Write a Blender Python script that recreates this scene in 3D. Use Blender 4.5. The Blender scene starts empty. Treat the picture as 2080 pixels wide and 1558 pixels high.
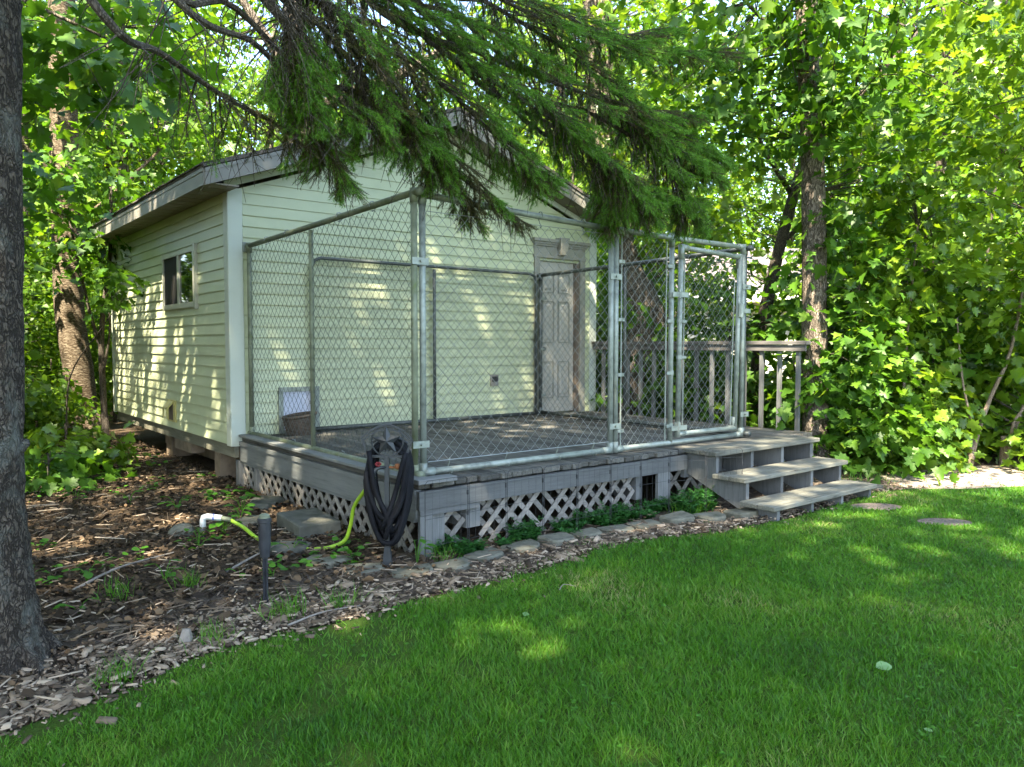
import bpy, bmesh, math, random
import numpy as np
from mathutils import Vector, Matrix

random.seed(7)
RNG = np.random.default_rng(7)
scene = bpy.context.scene
COL = scene.collection

# ------------------------------------------------------------------ camera
CAM = Vector((-2.4324, -7.1388, 1.3201))
YAW, PITCH, ROLL = 0.6757, -0.051, 0.0009
fwd = Vector((math.sin(YAW) * math.cos(PITCH), math.cos(YAW) * math.cos(PITCH), math.sin(PITCH)))
rgt = Vector((math.cos(YAW), -math.sin(YAW), 0.0))
upv = rgt.cross(fwd)
r2 = math.cos(ROLL) * rgt + math.sin(ROLL) * upv
u2 = -math.sin(ROLL) * rgt + math.cos(ROLL) * upv
cam_data = bpy.data.cameras.new("camera")
cam = bpy.data.objects.new("camera", cam_data)
COL.objects.link(cam)
cam.matrix_world = Matrix(((r2.x, u2.x, -fwd.x, CAM.x), (r2.y, u2.y, -fwd.y, CAM.y), (r2.z, u2.z, -fwd.z, CAM.z), (0, 0, 0, 1)))
cam_data.sensor_fit = 'HORIZONTAL'
cam_data.sensor_width = 36.0
cam_data.lens = 36.0 * 1574.14 / 2080.0
cam_data.clip_start = 0.05
cam_data.clip_end = 600.0
scene.camera = cam

# ------------------------------------------------------------------ light
SUN_DIR = Vector((-0.40, -0.30, 0.87)).normalized()      # towards the sun
world = bpy.data.worlds.new("World")
scene.world = world
world.use_nodes = True
wn = world.node_tree.nodes
wl = world.node_tree.links
wn.clear()
sky = wn.new('ShaderNodeTexSky')
sky.sky_type = 'NISHITA'
sky.sun_disc = False
sky.sun_elevation = math.asin(SUN_DIR.z)
sky.sun_rotation = math.atan2(SUN_DIR.x, SUN_DIR.y)
sky.air_density = 1.0
sky.dust_density = 1.5
bg = wn.new('ShaderNodeBackground')
bg.inputs['Strength'].default_value = 0.135
wo = wn.new('ShaderNodeOutputWorld')
wl.new(sky.outputs[0], bg.inputs['Color'])
wl.new(bg.outputs[0], wo.inputs['Surface'])
sd = bpy.data.lights.new("sun", 'SUN')
sd.energy = 5.0
sd.angle = math.radians(0.8)
sd.color = (1.0, 0.89, 0.70)
sun = bpy.data.objects.new("sun", sd)
COL.objects.link(sun)
sun.rotation_euler = (-SUN_DIR).to_track_quat('-Z', 'Y').to_euler()

vs = scene.view_settings
scene.display_settings.display_device = 'sRGB'
vs.view_transform = 'Standard'
vs.look = 'None'
vs.exposure = 3.02
vs.gamma = 1.0
vs.use_curve_mapping = False
cy = scene.cycles
cy.use_denoising = True
try:
    cy.denoiser = 'OPENIMAGEDENOISE'
    cy.denoising_input_passes = 'RGB_ALBEDO_NORMAL'
except Exception:
    pass
cy.max_bounces = 7
cy.diffuse_bounces = 5
cy.glossy_bounces = 3
cy.transmission_bounces = 6
cy.transparent_max_bounces = 8
cy.caustics_reflective = False
cy.caustics_refractive = False
cy.sample_clamp_indirect = 6.0
cy.use_adaptive_sampling = True
cy.adaptive_threshold = 0.015

# ------------------------------------------------------------------ materials
def new_mat(name):
    m = bpy.data.materials.new(name)
    m.use_nodes = True
    nt = m.node_tree
    nt.nodes.clear()
    out = nt.nodes.new('ShaderNodeOutputMaterial')
    return m, nt, out

def N(nt, t, **kw):
    n = nt.nodes.new(t)
    for k, v in kw.items():
        setattr(n, k, v)
    return n

def ramp(nt, fac, stops):
    r = N(nt, 'ShaderNodeValToRGB')
    el = r.color_ramp.elements
    while len(el) < len(stops):
        el.new(0.5)
    for e, (p, c) in zip(el, stops):
        e.position = p
        e.color = (c[0], c[1], c[2], 1)
    nt.links.new(fac, r.inputs[0])
    return r.outputs[0]

def coords(nt, scale=(1, 1, 1), per_object=True, kind='Object'):
    tc = N(nt, 'ShaderNodeTexCoord')
    mp = N(nt, 'ShaderNodeMapping')
    mp.inputs['Scale'].default_value = scale
    nt.links.new(tc.outputs[kind], mp.inputs['Vector'])
    if per_object:
        oi = N(nt, 'ShaderNodeObjectInfo')
        mu = N(nt, 'ShaderNodeMath', operation='MULTIPLY')
        mu.inputs[1].default_value = 57.0
        nt.links.new(oi.outputs['Random'], mu.inputs[0])
        nt.links.new(mu.outputs[0], mp.inputs['Location'])
    return mp.outputs[0]

def noise(nt, vec, scale, detail=4, rough=0.55):
    n = N(nt, 'ShaderNodeTexNoise')
    n.inputs['Scale'].default_value = scale
    n.inputs['Detail'].default_value = detail
    n.inputs['Roughness'].default_value = rough
    if vec is not None:
        nt.links.new(vec, n.inputs['Vector'])
    return n.outputs['Fac']

def bump(nt, h, strength, dist=0.01):
    b = N(nt, 'ShaderNodeBump')
    b.inputs['Strength'].default_value = strength
    b.inputs['Distance'].default_value = dist
    nt.links.new(h, b.inputs['Height'])
    return b.outputs[0]

def principled(nt, out, rough=0.6, metal=0.0, spec=0.5):
    p = N(nt, 'ShaderNodeBsdfPrincipled')
    p.inputs['Roughness'].default_value = rough
    p.inputs['Metallic'].default_value = metal
    p.inputs['Specular IOR Level'].default_value = spec
    nt.links.new(p.outputs[0], out.inputs[0])
    return p

def mul(c, k):
    return tuple(min(1, x * k) for x in c)

def painted(name, c, rough=0.55, var=0.12, scale=6.0, bmp=0.08, metal=0.0, spec=0.4, stretch=(1, 1, 1), fine=0.0, dirt=None):
    m, nt, out = new_mat(name)
    p = principled(nt, out, rough, metal, spec)
    v = coords(nt, stretch)
    f = noise(nt, v, scale, 6, 0.6)
    stops = [(0.28, mul(c, 1 - 1.6 * var)), (0.52, c), (0.8, mul(c, 1 + var))]
    if dirt:
        stops = [(0.22, dirt), (0.42, mul(c, 1 - var)), (0.6, c), (0.85, mul(c, 1 + var))]
    nt.links.new(ramp(nt, f, stops), p.inputs['Base Color'])
    if bmp:
        nt.links.new(bump(nt, noise(nt, v, scale * 8, 4), bmp, 0.004), p.inputs['Normal'])
    return m

def wood(name, c, axis='X', var=0.35, rough=0.85, grain=1.0, dirt=0.5, per_board=0.25):
    """weathered board: long streaks along AXIS, knots, per-board tone"""
    m, nt, out = new_mat(name)
    p = principled(nt, out, rough, 0, 0.25)
    st = {'X': (1.0, 14, 14), 'Y': (14, 1.0, 14), 'Z': (14, 14, 1.0)}[axis]
    v = coords(nt, st)
    f1 = noise(nt, v, 5.0 * grain, 8, 0.65)
    v2 = coords(nt, (1, 1, 1))
    f2 = noise(nt, v2, 3.0, 4, 0.6)
    a = N(nt, 'ShaderNodeMath', operation='MULTIPLY_ADD')
    a.inputs[1].default_value = 0.65
    nt.links.new(f1, a.inputs[0])
    b = N(nt, 'ShaderNodeMath', operation='MULTIPLY')
    b.inputs[1].default_value = 0.35
    nt.links.new(f2, b.inputs[0])
    nt.links.new(b.outputs[0], a.inputs[2])
    colr = ramp(nt, a.outputs[0], [(0.3, mul(c, 1 - var * 1.6)), (0.47, mul(c, 1 - var * 0.3)), (0.56, c), (0.72, mul(c, 1 + var))])
    oi = N(nt, 'ShaderNodeObjectInfo')
    mr = N(nt, 'ShaderNodeMapRange')
    mr.inputs['To Min'].default_value = 1 - per_board
    mr.inputs['To Max'].default_value = 1 + per_board
    nt.links.new(oi.outputs['Random'], mr.inputs['Value'])
    mx = N(nt, 'ShaderNodeVectorMath', operation='SCALE')
    nt.links.new(colr, mx.inputs[0])
    nt.links.new(mr.outputs[0], mx.inputs['Scale'])
    nt.links.new(mx.outputs[0], p.inputs['Base Color'])
    nt.links.new(bump(nt, f1, 0.5, 0.004), p.inputs['Normal'])
    return m

def island_rand(nt):
    g = N(nt, 'ShaderNodeNewGeometry')
    return g.outputs['Random Per Island']

def leafy(name, stops, trans=0.45, rough=0.45, tint=(1.25, 1.25, 0.6), spec=0.35, patch=0.0):
    m, nt, out = new_mat(name)
    p = N(nt, 'ShaderNodeBsdfPrincipled')
    p.inputs['Roughness'].default_value = rough
    p.inputs['Specular IOR Level'].default_value = spec
    fac = island_rand(nt)
    if patch:
        g = N(nt, 'ShaderNodeNewGeometry')
        nz = noise(nt, g.outputs['Position'], patch, 3)
        ad = N(nt, 'ShaderNodeMath', operation='MULTIPLY_ADD')
        ad.inputs[1].default_value = 0.55
        nt.links.new(fac, ad.inputs[0])
        m2 = N(nt, 'ShaderNodeMath', operation='MULTIPLY_ADD')
        m2.inputs[1].default_value = 1.5
        m2.inputs[2].default_value = -0.48
        nt.links.new(nz, m2.inputs[0])
        nt.links.new(m2.outputs[0], ad.inputs[2])
        fac = ad.outputs[0]
    c = ramp(nt, fac, stops)
    nt.links.new(c, p.inputs['Base Color'])
    t = N(nt, 'ShaderNodeBsdfTranslucent')
    tm = N(nt, 'ShaderNodeVectorMath', operation='MULTIPLY')
    tm.inputs[1].default_value = tint
    nt.links.new(c, tm.inputs[0])
    nt.links.new(tm.outputs[0], t.inputs['Color'])
    mix = N(nt, 'ShaderNodeMixShader')
    mix.inputs[0].default_value = trans
    nt.links.new(p.outputs[0], mix.inputs[1])
    nt.links.new(t.outputs[0], mix.inputs[2])
    nt.links.new(mix.outputs[0], out.inputs[0])
    return m

def bark(name, dark, light, scale=1.0, bands=False, bstr=0.9, lichen=None, zs=2.2):
    m, nt, out = new_mat(name)
    p = principled(nt, out, 0.9, 0, 0.15)
    st = (9 * scale, 9 * scale, zs * scale) if not bands else (5 * scale, 5 * scale, 22 * scale)
    v = coords(nt, st)
    f = noise(nt, v, 2.2, 8, 0.7)
    vo = N(nt, 'ShaderNodeTexVoronoi')
    vo.feature = 'DISTANCE_TO_EDGE'
    vo.inputs['Scale'].default_value = 2.6
    nzv = N(nt, 'ShaderNodeTexNoise')
    nzv.inputs['Scale'].default_value = 1.7
    nzv.inputs['Detail'].default_value = 3
    nt.links.new(v, nzv.inputs['Vector'])
    mxv = N(nt, 'ShaderNodeVectorMath', operation='MULTIPLY_ADD')
    mxv.inputs[1].default_value = (0.7, 0.7, 0.7) if bands else (2.0, 2.0, 2.0)
    nt.links.new(nzv.outputs['Color'], mxv.inputs[0])
    nt.links.new(v, mxv.inputs[2])
    nt.links.new(mxv.outputs[0], vo.inputs['Vector'])
    e = N(nt, 'ShaderNodeMapRange')
    e.inputs['From Max'].default_value = 0.22
    nt.links.new(vo.outputs['Distance'], e.inputs['Value'])
    a = N(nt, 'ShaderNodeMath', operation='MULTIPLY')
    nt.links.new(f, a.inputs[0])
    sc = N(nt, 'ShaderNodeMath', operation='MULTIPLY_ADD')
    sc.inputs[1].default_value = 0.55
    sc.inputs[2].default_value = 0.45
    nt.links.new(e.outputs[0], sc.inputs[0])
    nt.links.new(sc.outputs[0], a.inputs[1])
    mid = tuple((x + y) / 2 for x, y in zip(dark, light))
    c = ramp(nt, a.outputs[0], [(0.15, mul(dark, 0.6)), (0.33, dark), (0.48, mid), (0.68, light)])
    if lichen:
        mixc = N(nt, 'ShaderNodeMix', data_type='RGBA')
        f3 = noise(nt, coords(nt, (1, 1, 1)), 5.0, 5, 0.65)
        r3 = ramp(nt, f3, [(0.52, (0, 0, 0)), (0.68, (0.75, 0.75, 0.75))])
        nt.links.new(r3, mixc.inputs[0])
        nt.links.new(c, mixc.inputs[6])
        mixc.inputs[7].default_value = (*lichen, 1)
        c = mixc.outputs[2]
    nt.links.new(c, p.inputs['Base Color'])
    nt.links.new(bump(nt, a.outputs[0], bstr, 0.03), p.inputs['Normal'])
    return m

def chipmat(name, stops, rough=0.85):
    m, nt, out = new_mat(name)
    p = principled(nt, out, rough, 0, 0.2)
    nt.links.new(ramp(nt, island_rand(nt), stops), p.inputs['Base Color'])
    return m

def groundmat(name, stops, scale=6.0, fine=60.0, bstr=0.8, dist=0.03):
    m, nt, out = new_mat(name)
    p = principled(nt, out, 0.95, 0, 0.1)
    g = N(nt, 'ShaderNodeNewGeometry')
    f1 = noise(nt, g.outputs['Position'], scale, 6, 0.65)
    f2 = noise(nt, g.outputs['Position'], fine, 5, 0.7)
    a = N(nt, 'ShaderNodeMath', operation='MULTIPLY_ADD')
    a.inputs[1].default_value = 0.6
    nt.links.new(f2, a.inputs[0])
    b = N(nt, 'ShaderNodeMath', operation='MULTIPLY')
    b.inputs[1].default_value = 0.4
    nt.links.new(f1, b.inputs[0])
    nt.links.new(b.outputs[0], a.inputs[2])
    nt.links.new(ramp(nt, a.outputs[0], stops), p.inputs['Base Color'])
    nt.links.new(bump(nt, a.outputs[0], bstr, dist), p.inputs['Normal'])
    return m

M = {}
M['siding'] = painted('pale_yellow_vinyl', (0.455, 0.49, 0.305), 0.42, 0.09, 2.0, 0.03, spec=0.45)
M['trim'] = painted('pale_vinyl_trim', (0.48, 0.52, 0.44), 0.45, 0.05, 3, 0.02)
M['taupe'] = painted('taupe_aluminium', (0.21, 0.198, 0.17), 0.5, 0.1, 4, 0.03)
M['soffit'] = painted('brown_soffit', (0.20, 0.17, 0.13), 0.55, 0.15, 4, 0.03)
M['doorpaint'] = painted('taupe_door_paint', (0.40, 0.375, 0.315), 0.5, 0.06, 3, 0.02)
M['doortrim'] = painted('taupe_door_trim', (0.26, 0.25, 0.205), 0.55, 0.08, 5, 0.03)
M['jamb'] = painted('dark_brown_jamb', (0.13, 0.10, 0.075), 0.6, 0.1, 5, 0.03)
M['shingle'] = painted('roof_shingle', (0.10, 0.085, 0.075), 0.9, 0.3, 14, 0.5)
M['rim'] = wood('skirt_board', (0.19, 0.18, 0.13), 'Y', 0.3)
M['block'] = painted('support_block', (0.20, 0.15, 0.10), 0.9, 0.25, 8, 0.2)
M['deckY'] = wood('weathered_deck_board', (0.098, 0.094, 0.080), 'Y', 0.6, per_board=0.42)
M['deckX'] = wood('weathered_tread', (0.155, 0.152, 0.122), 'X', 0.6, per_board=0.15)
M['fasciaX'] = wood('grey_stained_fascia', (0.135, 0.139, 0.134), 'X', 0.25, 0.75, 0.8)
M['fasciaY'] = wood('grey_stained_side_fascia', (0.135, 0.142, 0.135), 'Y', 0.25, 0.75, 0.8)
M['post'] = wood('grey_stained_post', (0.135, 0.138, 0.132), 'Z', 0.3, 0.85)
M['lattice'] = wood('weathered_lattice', (0.205, 0.19, 0.165), 'X', 0.5, 0.85, 0.6)
M['railX'] = wood('grey_rail_wood', (0.14, 0.13, 0.12), 'Y', 0.35)
M['galv'] = painted('galvanised_steel', (0.245, 0.275, 0.235), 0.52, 0.28, 14, 0.05, metal=0.3, spec=0.5)
M['galvold'] = painted('greenish_galvanised_steel', (0.20, 0.225, 0.15), 0.6, 0.3, 9, 0.1, metal=0.25, spec=0.4, dirt=(0.10, 0.13, 0.04))  # grey-green steel with darker green patches
M['wire'] = painted('galvanised_wire', (0.25, 0.27, 0.26), 0.45, 0.15, 10, 0.0, metal=0.4)
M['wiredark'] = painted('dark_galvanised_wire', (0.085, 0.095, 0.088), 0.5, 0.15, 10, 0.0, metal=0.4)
M['blackwire'] = painted('black_coated_wire', (0.025, 0.026, 0.028), 0.5, 0.2, 10, 0.0)
M['iron'] = painted('grey_iron', (0.042, 0.046, 0.048), 0.5, 0.15, 12, 0.08, metal=0.4)
M['hose'] = painted('black_fabric_hose', (0.0055, 0.006, 0.008), 0.75, 0.25, 30, 0.4, spec=0.2)
M['lime'] = painted('lime_hose', (0.30, 0.48, 0.03), 0.4, 0.12, 14, 0.05)
M['pvc'] = painted('white_pipe', (0.62, 0.64, 0.62), 0.4, 0.12, 14, 0.03)
M['blackplastic'] = painted('black_plastic', (0.028, 0.030, 0.034), 0.42, 0.25, 14, 0.05)
M['red'] = painted('red_handle', (0.17, 0.012, 0.015), 0.55, 0.15, 14, 0.03)
M['rust'] = painted('rusty_knob', (0.16, 0.06, 0.02), 0.8, 0.25, 30, 0.2)
M['steel'] = painted('bright_steel', (0.6, 0.6, 0.6), 0.25, 0.1, 10, 0.0, metal=1.0)
M['glass'] = painted('dark_room_glass', (0.012, 0.016, 0.012), 0.03, 0.1, 2, 0.0, spec=1.0)  # opaque pane; the dark room behind it is put into the colour
M['screen'] = painted('insect_screen', (0.018, 0.017, 0.015), 0.85, 0.15, 40, 0.2)
M['alum'] = painted('aluminium_frame', (0.46, 0.46, 0.38), 0.4, 0.08, 8, 0.02, metal=0.25)
M['ventyellow'] = painted('yellowed_vent', (0.52, 0.45, 0.17), 0.5, 0.15, 10, 0.05)
M['flap'] = painted('pale_blue_flap', (0.46, 0.48, 0.56), 0.45, 0.08, 5, 0.03)
M['stone'] = painted('concrete_edging', (0.15, 0.145, 0.11), 0.95, 0.3, 12, 0.7, spec=0.15, dirt=(0.065, 0.075, 0.035))
M['slate'] = painted('mossy_flat_stone', (0.11, 0.11, 0.09), 0.95, 0.3, 9, 0.6, spec=0.15, dirt=(0.05, 0.065, 0.03))
M['pebblestone'] = painted('aggregate_stone', (0.15, 0.125, 0.105), 0.95, 0.5, 55, 0.9, spec=0.1)
M['wicker'] = painted('brown_wicker', (0.085, 0.062, 0.042), 0.8, 0.35, 30, 0.5)
M['twigwood'] = painted('dead_twig', (0.22, 0.19, 0.155), 0.9, 0.3, 20, 0.4)
M['housewall'] = painted('white_house_wall', (0.74, 0.74, 0.66), 0.6, 0.04, 2, 0.03)
M['houseroof'] = painted('grey_house_shingle', (0.11, 0.095, 0.10), 0.85, 0.3, 10, 0.4, stretch=(1, 1, 6))
M['housetrim'] = painted('white_house_trim', (0.72, 0.72, 0.68), 0.5, 0.05, 3, 0.02)
M['barkgrey'] = bark('grey_scaly_bark', (0.040, 0.033, 0.026), (0.165, 0.135, 0.104), 1.5, bstr=1.0, lichen=(0.16, 0.165, 0.14), zs=4.5)
M['barkbrown'] = bark('furrowed_brown_bark', (0.095, 0.076, 0.058), (0.36, 0.30, 0.235), 1.6)
M['barkband'] = bark('banded_birch_bark', (0.085, 0.062, 0.040), (0.25, 0.21, 0.15), 1.0, bands=True, bstr=0.6)
M['barktwig'] = bark('twig_bark', (0.050, 0.042, 0.033), (0.16, 0.135, 0.105), 3.0, bstr=0.5)
M['barkpale'] = bark('pale_stem_bark', (0.16, 0.12, 0.085), (0.36, 0.29, 0.22), 3.0, bstr=0.4)
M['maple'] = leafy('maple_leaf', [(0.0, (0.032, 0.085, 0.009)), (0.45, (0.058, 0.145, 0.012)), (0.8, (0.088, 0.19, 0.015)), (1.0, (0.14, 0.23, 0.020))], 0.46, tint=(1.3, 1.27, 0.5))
M['maple_sunlit'] = leafy('sunlit_maple_leaf', [(0.0, (0.070, 0.145, 0.012)), (0.45, (0.112, 0.215, 0.016)), (0.8, (0.15, 0.26, 0.020)), (1.0, (0.21, 0.30, 0.028))], 0.45, 0.32, tint=(1.4, 1.25, 0.5), spec=0.5)  # brighter copy of the maple leaf; sunlight is put into its colour
M['woods'] = leafy('woodland_leaf', [(0.0, (0.048, 0.110, 0.010)), (0.5, (0.090, 0.19, 0.013)), (1.0, (0.165, 0.26, 0.020))], 0.52, tint=(1.3, 1.28, 0.5))
M['needle_old'] = leafy('old_spruce_needle', [(0.0, (0.055, 0.062, 0.010)), (0.55, (0.090, 0.105, 0.014)), (0.85, (0.125, 0.115, 0.024)), (1.0, (0.16, 0.10, 0.035))], 0.2, 0.5, (1, 1, 0.6))
M['needle_new'] = leafy('new_spruce_needle', [(0.0, (0.070, 0.20, 0.014)), (0.5, (0.12, 0.30, 0.022)), (1.0, (0.19, 0.38, 0.034))], 0.3, 0.5, (1, 1, 0.6))
M['grass'] = leafy('lawn_grass', [(0.0, (0.018, 0.070, 0.008)), (0.35, (0.052, 0.165, 0.010)), (0.65, (0.090, 0.235, 0.014)), (0.88, (0.14, 0.25, 0.03)), (1.0, (0.30, 0.28, 0.13))], 0.38, 0.5, (1.2, 1.15, 0.6), 0.3, patch=0.9)
M['fern'] = leafy('feathery_green', [(0.0, (0.018, 0.080, 0.014)), (0.6, (0.030, 0.125, 0.022)), (1.0, (0.05, 0.16, 0.03))], 0.3, 0.5)
M['weed'] = leafy('weed_leaf', [(0.0, (0.045, 0.15, 0.010)), (1.0, (0.09, 0.25, 0.018))], 0.45, 0.45)
M['palegreen'] = painted('pale_fallen_leaf', (0.12, 0.22, 0.07), 0.6, 0.2, 20, 0.05)
M['litter'] = chipmat('dead_leaves', [(0.0, (0.022, 0.015, 0.009)), (0.45, (0.052, 0.035, 0.020)), (0.8, (0.10, 0.066, 0.037)), (1.0, (0.20, 0.13, 0.07))])
M['chips'] = chipmat('wood_chips', [(0.0, (0.040, 0.028, 0.018)), (0.3, (0.105, 0.078, 0.052)), (0.7, (0.215, 0.160, 0.108)), (1.0, (0.40, 0.32, 0.23))])
M['soil'] = groundmat('forest_floor', [(0.3, (0.020, 0.015, 0.010)), (0.48, (0.050, 0.036, 0.023)), (0.6, (0.085, 0.058, 0.036)), (0.75, (0.13, 0.09, 0.055))], 3.0, 45.0)
M['mulch'] = groundmat('mulch_soil', [(0.3, (0.040, 0.030, 0.022)), (0.5, (0.10, 0.078, 0.058)), (0.65, (0.17, 0.135, 0.105)), (0.8, (0.26, 0.21, 0.17))], 4.0, 70.0)
M['turf'] = groundmat('lawn_soil', [(0.3, (0.024, 0.042, 0.008)), (0.5, (0.045, 0.085, 0.012)), (0.7, (0.075, 0.11, 0.022))], 3.0, 80.0)
M['sand'] = groundmat('dry_bare_dirt', [(0.3, (0.20, 0.16, 0.12)), (0.5, (0.30, 0.25, 0.20)), (0.75, (0.42, 0.36, 0.30))], 4.0, 60.0)

# ------------------------------------------------------------------ mesh helpers
class MB:
    def __init__(self):
        self.v = []
        self.f = []

    def quadbox(self, c):
        """8 corners: bottom 4 ccw, top 4 ccw"""
        n = len(self.v)
        self.v += [tuple(p) for p in c]
        for q in ((0, 3, 2, 1), (4, 5, 6, 7), (0, 1, 5, 4), (1, 2, 6, 5), (2, 3, 7, 6), (3, 0, 4, 7)):
            self.f.append(tuple(n + i for i in q))
        return self

    def box(self, lo, hi):
        x0, y0, z0 = lo
        x1, y1, z1 = hi
        return self.quadbox([(x0, y0, z0), (x1, y0, z0), (x1, y1, z0), (x0, y1, z0), (x0, y0, z1), (x1, y0, z1), (x1, y1, z1), (x0, y1, z1)])

    def bar(self, a, b, w, h, up=(0, 0, 1)):
        """bar from a to b; w across, h along up"""
        a, b = Vector(a), Vector(b)
        d = (b - a).normalized()
        up = Vector(up)
        s = d.cross(up)
        if s.length < 1e-5:
            s = d.cross(Vector((1, 0, 0)))
        s.normalize()
        t = s.cross(d)
        s *= w / 2
        t *= h / 2
        return self.quadbox([a - s - t, a + s - t, b + s - t, b - s - t, a - s + t, a + s + t, b + s + t, b - s + t])

    def prism(self, poly, off):
        """closed polygon (list of 3d pts) extruded by off"""
        n = len(self.v)
        k = len(poly)
        off = Vector(off)
        self.v += [tuple(p) for p in poly] + [tuple(Vector(p) + off) for p in poly]
        self.f.append(tuple(range(n + k - 1, n - 1, -1)))
        self.f.append(tuple(range(n + k, n + 2 * k)))
        for i in range(k):
            j = (i + 1) % k
            self.f.append((n + i, n + j, n + k + j, n + k + i))
        return self

    def tube(self, pts, r, n=8, cap=True, jit=0.0, closed=False):
        pts = [Vector(p) for p in pts]
        k = len(pts)
        rs = r if hasattr(r, '__len__') else [r] * k
        base = len(self.v)
        prev = None
        for i, p in enumerate(pts):
            if closed:
                d = pts[(i + 1) % k] - pts[i - 1]
            else:
                d = pts[min(i + 1, k - 1)] - pts[max(i - 1, 0)]
            d.normalize()
            if prev is None:
                ref = Vector((0, 0, 1)) if abs(d.z) < 0.9 else Vector((1, 0, 0))
                s = d.cross(ref).normalized()
            else:
                s = (prev - d * prev.dot(d)).normalized()
            prev = s
            t = d.cross(s)
            for j in range(n):
                a = 2 * math.pi * j / n
                q = rs[i] * (1 + (random.uniform(-jit, jit) if jit else 0))
                self.v.append(tuple(p + s * (q * math.cos(a)) + t * (q * math.sin(a))))
        m = k if closed else k - 1
        for i in range(m):
            i2 = (i + 1) % k
            for j in range(n):
                j2 = (j + 1) % n
                self.f.append((base + i * n + j, base + i * n + j2, base + i2 * n + j2, base + i2 * n + j))
        if cap and not closed:
            self.f.append(tuple(base + j for j in range(n - 1, -1, -1)))
            self.f.append(tuple(base + (k - 1) * n + j for j in range(n)))
        return self

    def sphere(self, c, r, nu=10, nv=6):
        n0 = len(self.v)
        c = Vector(c)
        rx, ry, rz = r if hasattr(r, '__len__') else (r, r, r)
        for i in range(nv + 1):
            th = math.pi * i / nv
            for j in range(nu):
                ph = 2 * math.pi * j / nu
                self.v.append((c.x + rx * math.sin(th) * math.cos(ph), c.y + ry * math.sin(th) * math.sin(ph), c.z + rz * math.cos(th)))
        for i in range(nv):
            for j in range(nu):
                j2 = (j + 1) % nu
                self.f.append((n0 + i * nu + j, n0 + (i + 1) * nu + j, n0 + (i + 1) * nu + j2, n0 + i * nu + j2))
        return self

    def mesh(self, name, off=(0, 0, 0), smooth=False, bevel=0.0):
        me = bpy.data.meshes.new(name)
        o = Vector(off)
        me.from_pydata([(x - o.x, y - o.y, z - o.z) for x, y, z in self.v], [], self.f)
        bm = bmesh.new()
        bm.from_mesh(me)
        if bevel:
            bmesh.ops.bevel(bm, geom=list(bm.edges), offset=bevel, segments=1, affect='EDGES', profile=0.5)
        bmesh.ops.recalc_face_normals(bm, faces=bm.faces)
        bm.to_mesh(me)
        bm.free()
        if smooth:
            me.polygons.foreach_set('use_smooth', [True] * len(me.polygons))
        me.update()
        return me

def wpos(o):
    p = Vector((0, 0, 0))
    while o is not None:
        p = p + o.location
        o = o.parent
    return p

def link(o, parent=None, kind=None, label=None, cat=None, group=None):
    COL.objects.link(o)
    if parent is not None:
        o.parent = parent
    if kind:
        o['kind'] = kind
    if label:
        o['label'] = label
    if cat:
        o['category'] = cat
    if group:
        o['group'] = group
    return o

def thing(name, label, cat, loc=(0, 0, 0), group=None):
    o = bpy.data.objects.new(name, None)
    o.empty_display_size = 0.1
    o.location = loc
    return link(o, None, None, label, cat, group)

def build(mb, name, mat, parent=None, at=None, smooth=False, bevel=0.0, **kw):
    """mb is in world coordinates; object origin goes to AT (world) or the parent's place"""
    base = wpos(parent) if parent is not None else Vector((0, 0, 0))
    org = Vector(at) if at is not None else base
    me = mb.mesh(name, org, smooth, bevel)
    me.materials.append(mat)
    o = bpy.data.objects.new(name, me)
    o.location = org - base
    return link(o, parent, **kw)

def place(me, name, parent, loc, rot=None, **kw):
    base = wpos(parent) if parent is not None else Vector((0, 0, 0))
    o = bpy.data.objects.new(name, me)
    o.location = Vector(loc) - base
    if rot is not None:
        o.rotation_euler = rot
    return link(o, parent, **kw)

def npmesh(name, V, F, mat):
    me = bpy.data.meshes.new(name)
    V = np.ascontiguousarray(V, dtype=np.float32)
    F = np.ascontiguousarray(F, dtype=np.int32)
    k = F.shape[1]
    me.vertices.add(len(V))
    me.vertices.foreach_set('co', V.ravel())
    me.loops.add(F.size)
    me.loops.foreach_set('vertex_index', F.ravel())
    me.polygons.add(len(F))
    me.polygons.foreach_set('loop_start', np.arange(0, F.size, k, dtype=np.int32))
    me.polygons.foreach_set('loop_total', np.full(len(F), k, dtype=np.int32))
    me.update(calc_edges=True)
    me.materials.append(mat)
    return me

def unit(a):
    return a / np.maximum(np.linalg.norm(a, axis=-1, keepdims=True), 1e-9)

def stamp(T, F, P, D, Nn, S):
    """template verts T (k,3: x across, y along D, z along normal) stamped at P with axis D, normal Nn, size S"""
    D = unit(D)
    R = unit(np.cross(D, Nn))
    Nn = np.cross(R, D)
    S = np.asarray(S).reshape(-1, 1, 1)
    V = P[:, None, :] + S * (T[None, :, 0:1] * R[:, None, :] + T[None, :, 1:2] * D[:, None, :] + T[None, :, 2:3] * Nn[:, None, :])
    k = len(T)
    FF = F[None] + (np.arange(len(P)) * k)[:, None, None]
    return V.reshape(-1, 3), FF.reshape(-1, F.shape[1])

def fan(half):
    pts = [(x, y) for x, y in half] + [(-x, y) for x, y in half[-2:0:-1]]
    T = [(0.0, 0.34, 0.0)] + [(x, y, 0.22 * abs(x) - 0.22 * max(0, y - 0.3) ** 2) for x, y in pts]
    n = len(pts)
    F = [(0, 1 + i, 1 + (i + 1) % n) for i in range(n)]
    return np.array(T), np.array(F)

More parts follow.
